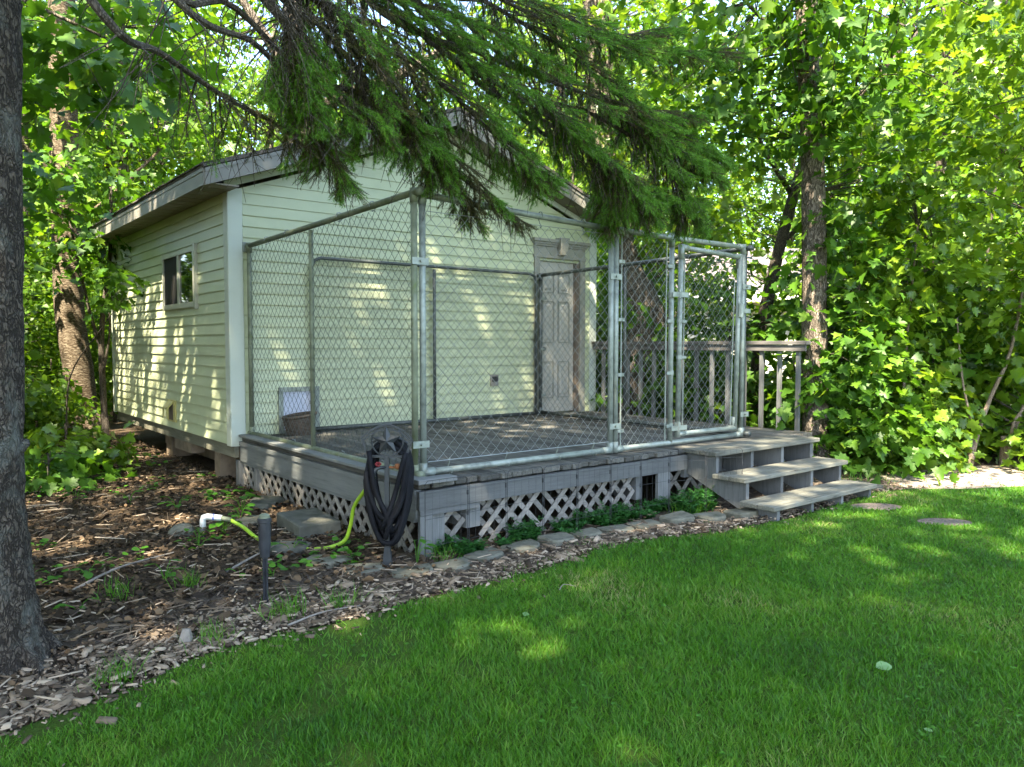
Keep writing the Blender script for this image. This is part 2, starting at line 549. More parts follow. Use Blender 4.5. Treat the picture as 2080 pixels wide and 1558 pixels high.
LEAF_HI = fan([(0, 0), (.17, -.10), (.26, .05), (.50, .05), (.40, .18), (.44, .25), (.33, .33), (.60, .50), (.46, .55), (.38, .66), (.20, .58), (.19, .80), (0, 1.02)])
LEAF_MID = fan([(0, 0), (.48, .06), (.34, .30), (.58, .54), (.21, .58), (0, 1.0)])
LEAF_LO = (np.array([(0, 0, 0), (.46, .42, .12), (0, 1, -.12), (-.46, .42, .12)]), np.array([(0, 1, 2), (0, 2, 3)]))

def leaf_cloud(rng, C, rad, per, size, flat=0.35, tilt=0.45, axis=None, spread=None, jitter=0.3):
    """C cluster centres (n,3), rad cluster radius -> P, D, N, S"""
    n = len(C)
    per = int(per)
    off = rng.normal(size=(n, per, 3))
    rr = np.asarray(rad).reshape(-1, 1, 1) * np.ones((n, 1, 1))
    off = off * rr * np.array([0.55, 0.55, 0.55 * flat])
    h = np.sqrt((off[..., :2] ** 2).sum(-1))
    off[..., 2] -= 0.35 * h * h / np.maximum(rr[..., 0], 1e-6)
    P = (C[:, None, :] + off).reshape(-1, 3)
    outw = off.copy()
    outw[..., 2] = -0.15
    if axis is not None:
        outw = unit(outw) * 0.6 + (C - np.asarray(axis))[:, None, :] * np.array([1, 1, 0]) * 0.25
        outw[..., 2] = -0.3
    D = outw.reshape(-1, 3) + rng.normal(size=(n * per, 3)) * 0.45 * np.linalg.norm(outw.reshape(-1, 3), axis=1, keepdims=True)
    Nn = np.array([0, 0, 1.0]) + rng.normal(size=(n * per, 3)) * tilt
    S = size * rng.uniform(1 - jitter, 1 + jitter, n * per)
    return P, D, Nn, S

def ell(rng, n, c, r, shell=0.35):
    d = unit(rng.normal(size=(n, 3)))
    q = shell + (1 - shell) * rng.uniform(0, 1, n) ** 0.6
    return np.array(c) + d * q[:, None] * np.array(r)

def smooth_path(pts, n):
    """Catmull-Rom through pts"""
    P = [Vector(p) for p in pts]
    P = [P[0] * 2 - P[1]] + P + [P[-1] * 2 - P[-2]]
    out = []
    segs = len(P) - 3
    for i in range(n):
        t = i / (n - 1) * segs
        k = min(int(t), segs - 1)
        t -= k
        a, b, c, d = P[k:k + 4]
        out.append(0.5 * ((2 * b) + (c - a) * t + (2 * a - 5 * b + 4 * c - d) * t * t + (3 * b - a - 3 * c + d) * t ** 3))
    return out

# ------------------------------------------------------------------ ground
def sheet(name, poly, z, mat, kind='structure'):
    me = bpy.data.meshes.new(name)
    me.from_pydata([(x, y, z) for x, y in poly], [], [tuple(range(len(poly)))])
    me.materials.append(mat)
    o = bpy.data.objects.new(name, me)
    return link(o, None, kind)

sheet('ground', [(-120, -120), (140, -120), (140, 140), (-120, 140)], 0.0, M['soil'])
LAWN_EDGE = [(-6.5, -6.0), (-4.0, -4.9), (-2.85, -4.32), (-2.19, -4.09), (-1.99, -4.05), (-1.76, -3.98), (-1.46, -3.83), (-1.2, -3.80), (-0.84, -3.84), (-0.51, -3.81), (-0.04, -3.78), (0.41, -3.79), (1.01, -3.68), (1.62, -3.70), (2.0, -3.86),
             (2.81, -3.95), (3.45, -3.90), (4.3, -3.85), (4.75, -3.95), (5.15, -4.28), (5.85, -4.62), (7.5, -5.4)]
LAWN = LAWN_EDGE + [(12, -8), (14, -22), (-14, -22), (-14, -8)]
MULCH = [(-6.5, -5.9), (-4.0, -4.8), (-2.85, -4.2), (-2.2, -4.0), (-1.46, -3.7), (-0.5, -3.72), (0.41, -3.7), (1.0, -3.6), (1.6, -3.62), (2.8, -3.85), (4.3, -3.75), (4.8, -3.85), (5.2, -4.2), (5.85, -4.5), (7.6, -5.2), (8.4, -4.9), (7.5, -3.9), (6.2, -3.3), (5.2, -3.0), (4.6, -3.1), (2.0, -2.95), (0.1, -2.95), (-0.6, -2.75), (-1.5, -3.0), (-2.3, -3.3), (-4, -4.0), (-6.5, -5.0)]
sheet('mulch_bed', MULCH, 0.004, M['mulch'])
sheet('bare_dirt_path', [(4.75, -3.95), (5.15, -4.28), (5.85, -4.62), (7.6, -5.4), (10, -6.5), (10, -5.3), (7.6, -4.3), (6.6, -3.75), (5.8, -3.45), (5.2, -3.45)], 0.008, M['sand'])
sheet('lawn', LAWN, 0.012, M['turf'])

def inside(P, poly):
    poly = np.array(poly)
    x, y = P[:, 0], P[:, 1]
    r = np.zeros(len(P), bool)
    j = len(poly) - 1
    for i in range(len(poly)):
        xi, yi = poly[i]
        xj, yj = poly[j]
        c = ((yi > y) != (yj > y)) & (x < (xj - xi) * (y - yi) / (yj - yi + 1e-12) + xi)
        r ^= c
        j = i
    return r

def edge_dist(P, line):
    d = np.full(len(P), 1e9)
    L = np.array(line)
    for a, b in zip(L[:-1], L[1:]):
        ab = b - a
        t = np.clip(((P - a) @ ab) / (ab @ ab), 0, 1)
        d = np.minimum(d, np.linalg.norm(P - (a + t[:, None] * ab), axis=1))
    return d

def sector(rng, n, r0, r1, half, power=0.0):
    """points round the camera foot, denser near it"""
    u = rng.uniform(0, 1, n)
    r = r0 + (r1 - r0) * u ** (1 + power)
    a = YAW + rng.uniform(-half, half, n)
    return np.stack([CAM.x + r * np.sin(a), CAM.y + r * np.cos(a)], 1), r

STEPS_FLAT = [((3.74, -4.14), 0.21, 0.13, -0.6), ((3.60, -4.72), 0.20, 0.12, -0.67), ((4.35, -5.22), 0.20, 0.12, -0.5)]
def blocked(P):
    b = np.zeros(len(P), bool)
    for (c, a, bb, ang) in STEPS_FLAT:
        q = P - np.array(c)
        ca, sa = math.cos(ang), math.sin(ang)
        x = q[:, 0] * ca + q[:, 1] * sa
        y = -q[:, 0] * sa + q[:, 1] * ca
        b |= (x / (a * 1.02)) ** 2 + (y / (bb * 1.02)) ** 2 < 1
    return b

# ------------------------------------------------------------------ shed
W, L = 4.64, 4.75
Z0, ZT = 0.39, 2.70
SLOPE = 0.365
RIDGE_X = W / 2
shed = thing('garden_shed', 'pale yellow vinyl sided shed with a gable roof behind the deck', 'shed', (0, 0, 0))
def roofz(x):
    return ZT + 0.02 + SLOPE * (RIDGE_X + 0.28 - abs(x - RIDGE_X)) - 0.05

core = MB()
wt = 0.10
core.box((0.0, 0.0, Z0), (wt, L, ZT))                      # left wall
core.box((W - wt, 0.0, Z0), (W, L, ZT))                    # right wall
core.box((wt, L - wt, Z0), (W - wt, L, ZT))                # back wall
DX0, DX1, DZ1 = 3.70, 4.36, 2.33                            # door opening
core.box((wt, 0.0, Z0), (DX0, wt, ZT))
core.box((DX1, 0.0, Z0), (W - wt, wt, ZT))
core.box((DX0, 0.0, DZ1), (DX1, wt, ZT))
core.prism([(0.0, 0.0, ZT), (W, 0.0, ZT), (RIDGE_X, 0.0, ZT + SLOPE * RIDGE_X)], (0, wt, 0))
core.prism([(0.0, L - wt, ZT), (W, L - wt, ZT), (RIDGE_X, L - wt, ZT + SLOPE * RIDGE_X)], (0, wt, 0))
core.box((0.05, 0.05, Z0 - 0.02), (W - 0.05, L - 0.05, Z0))
build(core, 'wall', M['siding'], shed)

LAP = 0.1016
def lap_mesh(length, axis, h=LAP):
    """one siding course: origin at its lower inner start"""
    prof = [(0.0, 0.0), (0.0175, 0.0), (0.017, 0.010), (0.0035, h + 0.004), (0.0, h + 0.004)]
    mb = MB()
    if axis == 'Y':
        mb.prism([(-a - 0.001, 0, z) for a, z in prof], (0, length, 0))
    else:
        mb.prism([(0, -a - 0.001, z) for a, z in prof], (length, 0, 0))
    me = mb.mesh('siding_board')
    me.materials.append(M['siding'])
    return me
lm = lap_mesh(L - 0.20, 'Y')
nl = int((ZT - Z0) / LAP)
for i in range(nl):
    place(lm, 'siding_board', shed, (0, 0.10, Z0 + i * LAP))
# front: courses start at the deck
FZ0 = 0.465
def slope_limits(z):
    d = max(0.0, (z - ZT) / SLOPE)
    return d, W - d
meshcache = {}
def lapx(x0, x1, z, h=LAP):
    k = (round(x1 - x0, 3), round(h, 3))
    if k not in meshcache:
        meshcache[k] = lap_mesh(x1 - x0, 'X', h)
    place(meshcache[k], 'siding_board', shed, (x0, 0, z))
i = 0
z = FZ0
while z < ZT + SLOPE * RIDGE_X - 0.02:
    a, b = 0.118, W - 0.10
    if z + LAP > ZT:
        zt_ = min(z + LAP + 0.003, ZT + SLOPE * RIDGE_X - 0.03)
        a0, b0 = slope_limits(z)
        a1, b1 = slope_limits(zt_)
        if z < ZT:
            a0, b0, a1, b1 = max(a0, 0.118), min(b0, W - 0.1), max(a1, 0.118), min(b1, W - 0.1)
        mb = MB()
        mb.quadbox([(a0, -0.015, z), (b0, -0.015, z), (b0, -0.001, z), (a0, -0.001, z), (a1, -0.0045, zt_), (b1, -0.0045, zt_), (b1, -0.001, zt_), (a1, -0.001, zt_)])
        build(mb, 'siding_board', M['siding'], shed)
    elif b - a > 0.1:
        if z < 2.53:
            lapx(a, 3.612, z)
            if z + LAP < 2.53:
                lapx(4.452, b, z)
        else:
            lapx(a, b, z)
    z += LAP
# corner boards
cb = MB()
cb.box((-0.018, -0.022, Z0 - 0.015), (0.115, -0.002, ZT + 0.03))
cb.box((-0.022, -0.018, Z0 - 0.015), (-0.002, 0.098, ZT))
build(cb, 'corner_board', M['trim'], shed, bevel=0.003)
cb = MB().box((W - 0.10, -0.022, FZ0), (W + 0.018, -0.002, ZT + 0.03)).box((W + 0.002, -0.018, FZ0), (W + 0.022, 0.1, ZT))
build(cb, 'corner_board', M['trim'], shed)
cb = MB().box((-0.022, L - 0.098, Z0 - 0.015), (-0.002, L + 0.018, ZT))
build(cb, 'corner_board', M['trim'], shed)
# frieze strip along the left wall
build(MB().box((-0.020, 0.1, ZT - 0.09), (-0.002, L - 0.1, ZT - 0.002)), 'frieze_board', M['siding'], shed)
# skirt below the siding and supports
build(MB().box((0.012, 0.0, 0.27), (0.055, L - 0.02, Z0 - 0.004)), 'skirt_board', M['rim'], shed)
build(MB().box((0.02, 1.35, 0.16), (0.16, 1.95, 0.268)), 'support_block', M['block'], shed)
build(MB().box((0.05, 0.52, 0.0), (0.20, 0.68, 0.268)), 'support_block', M['block'], shed)
build(MB().box((0.10, 2.35, 0.0), (0.4, 2.6, 0.268)), 'support_block', M['block'], shed)
build(MB().box((0.4, 0.8, 0.0), (0.55, 3.8, 0.268)), 'support_block', M['block'], shed)
# roof
EA = -0.30
rf = MB()
for sx in (-1, 1):
    xe = RIDGE_X + sx * (RIDGE_X - EA + 0.02)
    ze = ZT + 0.115
    zr = ZT + 0.115 + SLOPE * (RIDGE_X - EA + 0.02)
    rf.prism([(xe, -0.33, ze), (RIDGE_X, -0.33, zr), (RIDGE_X, -0.33, zr + 0.035), (xe, -0.33, ze + 0.035)], (0, L + 0.66, 0))
build(rf, 'roof', M['shingle'], shed)
# shingle butt edges along the left eave
eb = MB()
yy = -0.33
while yy < L + 0.3:
    w_ = random.uniform(0.15, 0.32)
    zz = ZT + 0.152 + random.uniform(-0.004, 0.006)
    eb.quadbox([(EA - 0.035, yy, zz - 0.012), (EA + 0.12, yy, zz + 0.042), (EA + 0.12, yy + w_ - 0.006, zz + 0.042), (EA - 0.035, yy + w_ - 0.006, zz - 0.012),
                (EA - 0.035, yy, zz), (EA + 0.12, yy, zz + 0.055), (EA + 0.12, yy + w_ - 0.006, zz + 0.055), (EA - 0.035, yy + w_ - 0.006, zz)])
    yy += w_
o = build(eb, 'shingle_edge', M['shingle'], shed)
o['kind'] = 'stuff'
# fascias
build(MB().box((EA - 0.012, -0.30, ZT - 0.03), (EA + 0.006, L + 0.30, ZT + 0.113)), 'eave_fascia', M['taupe'], shed)
build(MB().box((EA - 0.018, -0.30, ZT + 0.082), (EA - 0.013, L + 0.30, ZT + 0.118)), 'drip_edge', M['taupe'], shed)
rk = RIDGE_X - EA
for sx in (-1, 1):
    xe = RIDGE_X + sx * rk
    mb = MB().prism([(xe, -0.312, ZT - 0.03), (RIDGE_X, -0.312, ZT - 0.03 + SLOPE * rk), (RIDGE_X, -0.312, ZT + 0.112 + SLOPE * rk), (xe, -0.312, ZT + 0.112)], (0, 0.02, 0))
    build(mb, 'rake_fascia', M['taupe'], shed)
    mb = MB().prism([(xe, -0.320, ZT + 0.080), (RIDGE_X, -0.320, ZT + 0.080 + SLOPE * rk), (RIDGE_X, -0.320, ZT + 0.114 + SLOPE * rk), (xe, -0.320, ZT + 0.114)], (0, 0.006, 0))
    build(mb, 'drip_edge', M['taupe'], shed)
# soffit panels: left eave (boards across) and the two rakes
pw = 0.205
me = MB().box((EA + 0.008, 0.0, ZT - 0.008), (-0.003, pw - 0.012, ZT + 0.004)).mesh('soffit_panel')
me.materials.append(M['soffit'])
k = 0
yy = -0.28
while yy < L + 0.2:
    place(me, 'soffit_panel', shed, (0, yy, 0))
    yy += pw
for sx in (-1, 1):
    t = 0.02
    while t < rk - pw:
        xa = RIDGE_X + sx * (rk - t)
        xb = RIDGE_X + sx * (rk - t - pw + 0.012)
        za = ZT - 0.006 + SLOPE * t
        zb = ZT - 0.006 + SLOPE * (t + pw - 0.012)
        mb = MB().prism([(xa, -0.288, za), (xb, -0.288, zb), (xb, -0.288, zb + 0.01), (xa, -0.288, za + 0.01)], (0, 0.284, 0))
        build(mb, 'soffit_panel', M['soffit'], shed)
        t += pw
    # trim strip where the rake soffit meets the wall
    mb = MB().prism([(RIDGE_X + sx * (rk - 0.25), -0.030, ZT - 0.075 + SLOPE * 0.25), (RIDGE_X, -0.030, ZT - 0.075 + SLOPE * rk), (RIDGE_X, -0.030, ZT - 0.012 + SLOPE * rk), (RIDGE_X + sx * (rk - 0.25), -0.030, ZT - 0.012 + SLOPE * 0.25)], (0, 0.027, 0))
    build(mb, 'gable_trim', M['trim'], shed)
# window on the left wall
WY0, WY1, WZ0, WZ1 = 0.92, 2.10, 1.69, 2.30
win = build(MB().box((-0.040, WY0, WZ1 - 0.05), (-0.002, WY1, WZ1)).box((-0.040, WY0, WZ0), (-0.002, WY1, WZ0 + 0.055)).box((-0.045, WY0 - 0.02, WZ0 - 0.02), (-0.002, WY0 + 0.045, WZ1 + 0.02)).box((-0.040, WY1 - 0.05, WZ0 + 0.056), (-0.002, WY1, WZ1 - 0.051)),
            'window', M['alum'], shed)
build(MB().box((-0.036, (WY0 + WY1) / 2 - 0.03, WZ0 + 0.056), (-0.012, (WY0 + WY1) / 2 + 0.03, WZ1 - 0.051)), 'mullion', M['alum'], win)
build(MB().box((-0.022, WY0 + 0.046, WZ0 + 0.056), (-0.018, (WY0 + WY1) / 2 - 0.031, WZ1 - 0.051)), 'pane', M['glass'], win)
build(MB().box((-0.026, (WY0 + WY1) / 2 + 0.031, WZ0 + 0.056), (-0.020, WY1 - 0.051, WZ1 - 0.051)), 'insect_screen', M['screen'], win)
# vent hood low on the left wall
vt = build(MB().box((-0.028, 1.74, 0.46), (-0.012, 2.03, 0.70)), 'wall_vent', M['ventyellow'], shed)
hood = MB().prism([(-0.030, 1.80, 0.69), (-0.10, 1.80, 0.62), (-0.10, 1.80, 0.50), (-0.085, 1.80, 0.50), (-0.085, 1.80, 0.61), (-0.030, 1.80, 0.665)], (0, 0.012, 0))
hood.prism([(-0.030, 1.96, 0.69), (-0.10, 1.96, 0.62), (-0.10, 1.96, 0.50), (-0.085, 1.96, 0.50), (-0.085, 1.96, 0.61), (-0.030, 1.96, 0.665)], (0, 0.012, 0))
hood.prism([(-0.030, 1.813, 0.69), (-0.10, 1.813, 0.62), (-0.095, 1.813, 0.61), (-0.030, 1.813, 0.678)], (0, 0.146, 0))
build(hood, 'vent_hood', M['ventyellow'], vt)
build(MB().box((-0.034, 1.815, 0.48), (-0.029, 1.958, 0.66)), 'vent_opening_shade', M['jamb'], vt)  # solid plate; the shade inside the hood is put into its colour
# pet door
pd = build(MB().box((0.43, -0.034, 0.465), (0.475, -0.014, 0.90)).box((0.795, -0.034, 0.465), (0.84, -0.014, 0.90)).box((0.43, -0.036, 0.861), (0.84, -0.014, 0.905)).box((0.476, -0.034, 0.465), (0.794, -0.014, 0.49)),
           'pet_door', M['galv'], shed)
build(MB().box((0.477, -0.022, 0.491), (0.793, -0.016, 0.860)), 'flap', M['flap'], pd)
# outlet with weather cover
ob = build(MB().box((2.955, -0.030, 0.835), (3.065, -0.014, 0.965)), 'outlet_box', M['taupe'], shed)
build(MB().box((2.975, -0.045, 0.885), (3.002, -0.031, 0.945)).box((3.014, -0.045, 0.885), (3.045, -0.031, 0.945)), 'outlet_cover', M['blackplastic'], ob)
# door
door = build(MB().box((DX0 + 0.002, 0.030, 0.480), (DX1 - 0.06, 0.070, DZ1 - 0.004)), 'door', M['doorpaint'], shed)
def dpanel(x0, x1, z0, z1):
    mb = MB()
    y = 0.030
    mb.bar((x0, y, z0), (x1, y, z0), 0.02, 0.014)
    mb.bar((x0, y, z1), (x1, y, z1), 0.02, 0.014)
    mb.bar((x0, y, z0 + 0.008), (x0, y, z1 - 0.008), 0.014, 0.02, (0, 1, 0))
    mb.bar((x1, y, z0 + 0.008), (x1, y, z1 - 0.008), 0.014, 0.02, (0, 1, 0))
    pn = build(mb, 'groove_shade_bar', M['doortrim'], door)  # raised bars in darker paint stand in for the shade of panel grooves
    mb = MB()
    a, d = 0.028, 0.02
    mb.quadbox([(x0 + a, 0.0295, z0 + a), (x1 - a, 0.0295, z0 + a), (x1 - a, 0.0295, z1 - a), (x0 + a, 0.0295, z1 - a),
                (x0 + a + d, 0.019, z0 + a + d), (x1 - a - d, 0.019, z0 + a + d), (x1 - a - d, 0.019, z1 - a - d), (x0 + a + d, 0.019, z1 - a - d)])
    build(mb, 'door_panel', M['doorpaint'], door)
for (x0, x1) in ((DX0 + 0.085, DX0 + 0.265), (DX0 + 0.345, DX0 + 0.525)):
    dpanel(x0, x1, 0.66, 1.10)
    dpanel(x0, x1, 1.34, 1.84)
    dpanel(x0, x1, 1.95, 2.18)
hd = MB().tube([(DX0 + 0.055, 0.03, 1.26), (DX0 + 0.055, -0.02, 1.26)], 0.012, 8)
hd.sphere((DX0 + 0.055, -0.035, 1.26), 0.026)
hd.tube([(DX0 + 0.055, 0.03, 1.33), (DX0 + 0.055, 0.012, 1.33)], 0.022, 10)
build(hd, 'door_handle', M['iron'], door, smooth=True)
build(MB().box((DX1 - 0.058, -0.014, 0.466), (DX1 - 0.002, 0.07, DZ1 - 0.002)), 'door_jamb', M['jamb'], shed)
cas = MB().box((3.614, -0.032, 0.466), (3.695, -0.003, 2.36)).box((DX1 + 0.002, -0.032, 0.466), (4.45, -0.003, 2.36))
build(cas, 'door_casing', M['doortrim'], shed)
hdp = build(MB().box((3.60, -0.036, 2.362), (4.462, -0.003, 2.395)).box((3.61, -0.026, 2.396), (4.452, -0.003, 2.50)), 'door_pediment', M['doortrim'], shed)
cr = MB()
for a, (z0, z1, d, e) in enumerate(((2.502, 2.525, 0.045, 0.0), (2.526, 2.55, 0.062, 0.015), (2.551, 2.585, 0.085, 0.035))):
    cr.box((3.60 - e, -d, z0), (4.462 + e, -0.003, z1))
build(cr, 'crown_moulding', M['doortrim'], hdp)
ks = MB().quadbox([(3.985, -0.10, 2.40), (4.075, -0.10, 2.40), (4.075, -0.004, 2.40), (3.985, -0.004, 2.40), (3.955, -0.125, 2.61), (4.105, -0.125, 2.61), (4.105, -0.004, 2.61), (3.955, -0.004, 2.61)])
build(ks, 'keystone', M['doortrim'], hdp, bevel=0.006)

# ------------------------------------------------------------------ deck
DT = 0.46
DXL, DXR, DYF = 0.07, 4.60, -3.085
deck = thing('wooden_deck', 'weathered grey wooden deck with lattice skirting in front of the shed', 'deck', (2.3, -1.5, 0))
bw = 0.0915
bm_ = MB().box((-bw / 2 + 0.003, -(0 - DYF) / 2, -0.018), (bw / 2 - 0.003, (0 - DYF) / 2, 0.018))
dm = bm_.mesh('deck_board', bevel=0.004)
dm.materials.append(M['deckY'])
x = DXL + 0.05
while x < DXR - 0.02:
    dy = random.uniform(-0.012, 0.012)
    place(dm, 'deck_board', deck, (x, DYF / 2 - 0.012 + dy, DT - 0.018 + random.uniform(-0.002, 0.002)), (0, random.uniform(-0.012, 0.012), random.uniform(-0.0012, 0.0012)))
    x += bw
build(MB().box((DXL - 0.028, -3.06, DT + 0.004), (DXL + 0.105, -0.03, DT + 0.026)), 'edge_board', M['fasciaY'], deck, bevel=0.003)
build(MB().box((DXL - 0.035, -3.16, DT + 0.004), (DXL + 0.25, -3.062, DT + 0.034)), 'edge_board', M['fasciaX'], deck, bevel=0.003)
build(MB().box((DXL - 0.012, -3.085, 0.24), (DXL + 0.026, -0.02, 0.385)), 'side_fascia', M['fasciaY'], deck)
build(MB().box((DXL - 0.022, -3.09, 0.386), (DXL + 0.026, -0.02, DT - 0.04)), 'side_fascia', M['fasciaY'], deck)
build(MB().box((DXL - 0.002, -3.05, 0.212), (DXL + 0.03, -0.02, 0.238)), 'lattice_rail', M['fasciaY'], deck)
build(MB().box((DXL - 0.010, -3.128, 0.300), (2.62, -3.09, DT - 0.045)), 'front_fascia', M['fasciaX'], deck)
build(MB().box((DXL + 0.0, -3.120, 0.262), (0.52, -3.092, 0.297)), 'lattice_rail', M['fasciaX'], deck)
build(MB().box((2.63, -3.09, 0.225), (DXR, -3.05, DT - 0.045)), 'front_fascia', M['fasciaX'], deck)
build(MB().box((DXR - 0.05, -3.05, 0.225), (DXR - 0.01, -0.02, DT - 0.045)), 'side_fascia', M['fasciaY'], deck)
for (x0, x1, y0, y1, z0, z1) in ((DXL + 0.0, DXL + 0.09, -3.12, -3.092, 0.0, 0.260), (DXL + 0.10, DXL + 0.2, -3.086, -3.05, 0.0, 0.29), (0.44, 0.55, -3.086, -2.7, 0.13, 0.30), (2.05, 2.12, -3.086, -2.8, 0.11, 0.30), (2.27, 2.42, -3.120, -3.092, 0.0, 0.30),
                                 (DXL - 0.02, DXL + 0.08, -0.02, 0.075, 0.0, 0.24), (DXL - 0.008, DXL + 0.075, -0.42, -0.34, 0.0, 0.21), (DXR - 0.1, DXR - 0.02, -3.0, -2.9, 0.0, 0.224), (DXR - 0.1, DXR - 0.02, -0.3, -0.2, 0.0, 0.224)):
    build(MB().box((x0, y0, z0), (x1, y1, z1)), 'deck_post', M['post'], deck)
# joists (dark underside)
for yj in (-2.4, -1.6, -0.8):
    build(MB().box((DXL + 0.03, yj, 0.24), (DXR - 0.06, yj + 0.038, DT - 0.042)), 'joist', M['post'], deck)

def lattice(a0, a1, z0, z1, fixed, axis, pitch, parent, tone, skip=None):
    """two layers of diagonal slats clipped to the rectangle"""
    w = 0.036
    H = z1 - z0
    for layer, sgn in ((0, 1), (1, -1)):
        s = a0 - H
        while s < a1 + H:
            # line from (s,z0) to (s+sgn*H, z1)
            pa, pb = (s, z0), (s + sgn * H * 1.0, z1)
            (xa, za), (xb, zb) = pa, pb
            def clip(xa, za, xb, zb):
                t0, t1 = 0.0, 1.0
                dx = xb - xa
                for lo, hi in ((a0, a1),):
                    if abs(dx) > 1e-9:
                        ta, tb = (lo - xa) / dx, (hi - xa) / dx
                        if ta > tb:
                            ta, tb = tb, ta
                        t0, t1 = max(t0, ta), min(t1, tb)
                return (t0, t1)
            t0, t1 = clip(xa, za, xb, zb)
            s_j = random.uniform(-0.008, 0.008)
            if t1 - t0 > 0.12 and random.random() > (0.07 if axis == 'X' else 0.0) and not (skip and skip(layer, s)):
                p0 = (xa + (xb - xa) * t0, za + (zb - za) * t0)
                p1 = (xa + (xb - xa) * t1, za + (zb - za) * t1)
                off = 0.012 * layer
                if axis == 'X':
                    A, B = (p0[0], fixed + off, p0[1]), (p1[0], fixed + off, p1[1])
                    mb = MB().bar(A, B, 0.008, w, (0, 0, 1))
                    # bar's w is across the (d x up) axis = y
                else:
                    A, B = (fixed + off, p0[0], p0[1]), (fixed + off, p1[0], p1[1])
                    mb = MB().bar(A, B, 0.008, w, (0, 0, 1))
                build(mb, 'lattice_slat', tone, parent, at=((A[0] + B[0]) / 2, (A[1] + B[1]) / 2, (A[2] + B[2]) / 2))
            s += pitch
lattice(0.56, 2.04, -0.02, 0.33, -3.07, 'X', 0.135, deck, M['lattice'])
lattice(0.185, 0.43, 0.02, 0.27, -3.07, 'X', 0.16, deck, M['lattice'])
lattice(2.43, 3.2, 0.0, 0.30, -3.05, 'X', 0.21, deck, M['lattice'])
lattice(-3.0, -0.43, 0.0, 0.212, DXL + 0.012, 'Y', 0.135, deck, M['lattice'])
lattice(-0.335, -0.03, 0.0, 0.212, DXL + 0.012, 'Y', 0.135, deck, M['lattice'])
# railing on the right side of the deck
rail = build(MB().box((DXR - 0.035, -3.02, 1.315), (DXR + 0.045, -0.03, 1.353)).box((DXR - 0.02, -3.0, 1.25), (DXR + 0.0, -0.04, 1.313)), 'railing', M['railX'], deck, bevel=0.003)
bal = MB().box((-0.019, -0.019, 0), (0.019, 0.019, 0.86)).mesh('baluster', bevel=0.002)
bal.materials.append(M['post'])
yb = -2.90
while yb > -3.2 and yb < -0.1:
    place(bal, 'baluster', rail, (DXR + 0.021, yb, 0.40))
    yb += 0.208

# ------------------------------------------------------------------ steps
stp = thing('wooden_steps', 'weathered three tread wooden steps with open risers leading up to the deck', 'steps', (3.35, -3.5, 0))
for (z, y0, y1, dx) in ((0.470, -3.42, -3.095, 0.0), (0.300, -3.70, -3.40, -0.02), (0.130, -3.97, -3.67, -0.04)):
    mid = (y0 + y1) / 2
    for (a, b) in ((y0, mid - 0.003), (mid + 0.003, y1)):
        mb = MB().box((2.60 + dx, a, z - 0.036), (4.14 + dx, b, z))
        build(mb, 'tread', M['deckX'], stp, at=(3.37 + dx, (a + b) / 2, z - 0.018), bevel=0.005)
for xs in (2.66, 3.13, 3.58, 4.04):
    prof = [(-3.095, 0.433), (-3.38, 0.433), (-3.38, 0.263), (-3.66, 0.263), (-3.66, 0.093), (-3.93, 0.093), (-3.93, 0.0), (-3.70, 0.0), (-3.095, 0.26)]
    mb = MB().prism([(xs, y, z) for y, z in prof], (0.038, 0, 0))
    build(mb, 'stringer', M['post'], stp, at=(xs, -3.5, 0.2))

# ------------------------------------------------------------------ kennel
ken = thing('dog_kennel', 'galvanised chain link dog kennel with a framed gate standing on the deck', 'kennel', (2.0, -1.5, DT))
KX0, KXM, KX2, KY0, KY1 = 0.155, 1.955, 3.665, -0.06, -2.925
TR = 0.0215
def chain(parent, fixed, axis, s0, s1, z0, z1, mat, p=0.043, r=0.0022, bulge=0.004):
    n = int((s1 - s0) / p)
    p = (s1 - s0) / n
    m = int((z1 - z0) / p)
    dz = (z1 - z0) / m
    rows = m + 1
    V = []
    F = []
    base = 0
    ang = np.array([0, 2.094, 4.189])
    j = np.arange(rows)
    for i in range(n):
        ph = ((j + i) % 2) * 2 - 1
        s = s0 + (i + 0.5) * p + ph * p * 0.52
        s = np.clip(s, s0, s1)
        zz = z0 + j * dz
        dep = fixed + bulge * np.where(j % 2 == 0, 1, -1) * 0.5
        for a in ang:
            ss = s + r * np.cos(a)
            dd = dep + r * np.sin(a)
            V.append(np.stack([ss, dd, zz], 1) if axis == 'X' else np.stack([dd, ss, zz], 1))
        for k in range(rows - 1):
            for a in range(3):
                b = (a + 1) % 3
                F.append((base + a * rows + k, base + b * rows + k, base + b * rows + k + 1, base + a * rows + k + 1))
        base += 3 * rows
    V = np.concatenate(V) - np.array(wpos(parent))
    me = npmesh('chain_link', V, np.array(F), mat)
    o = bpy.data.objects.new('chain_link', me)
    return link(o, parent, 'stuff')

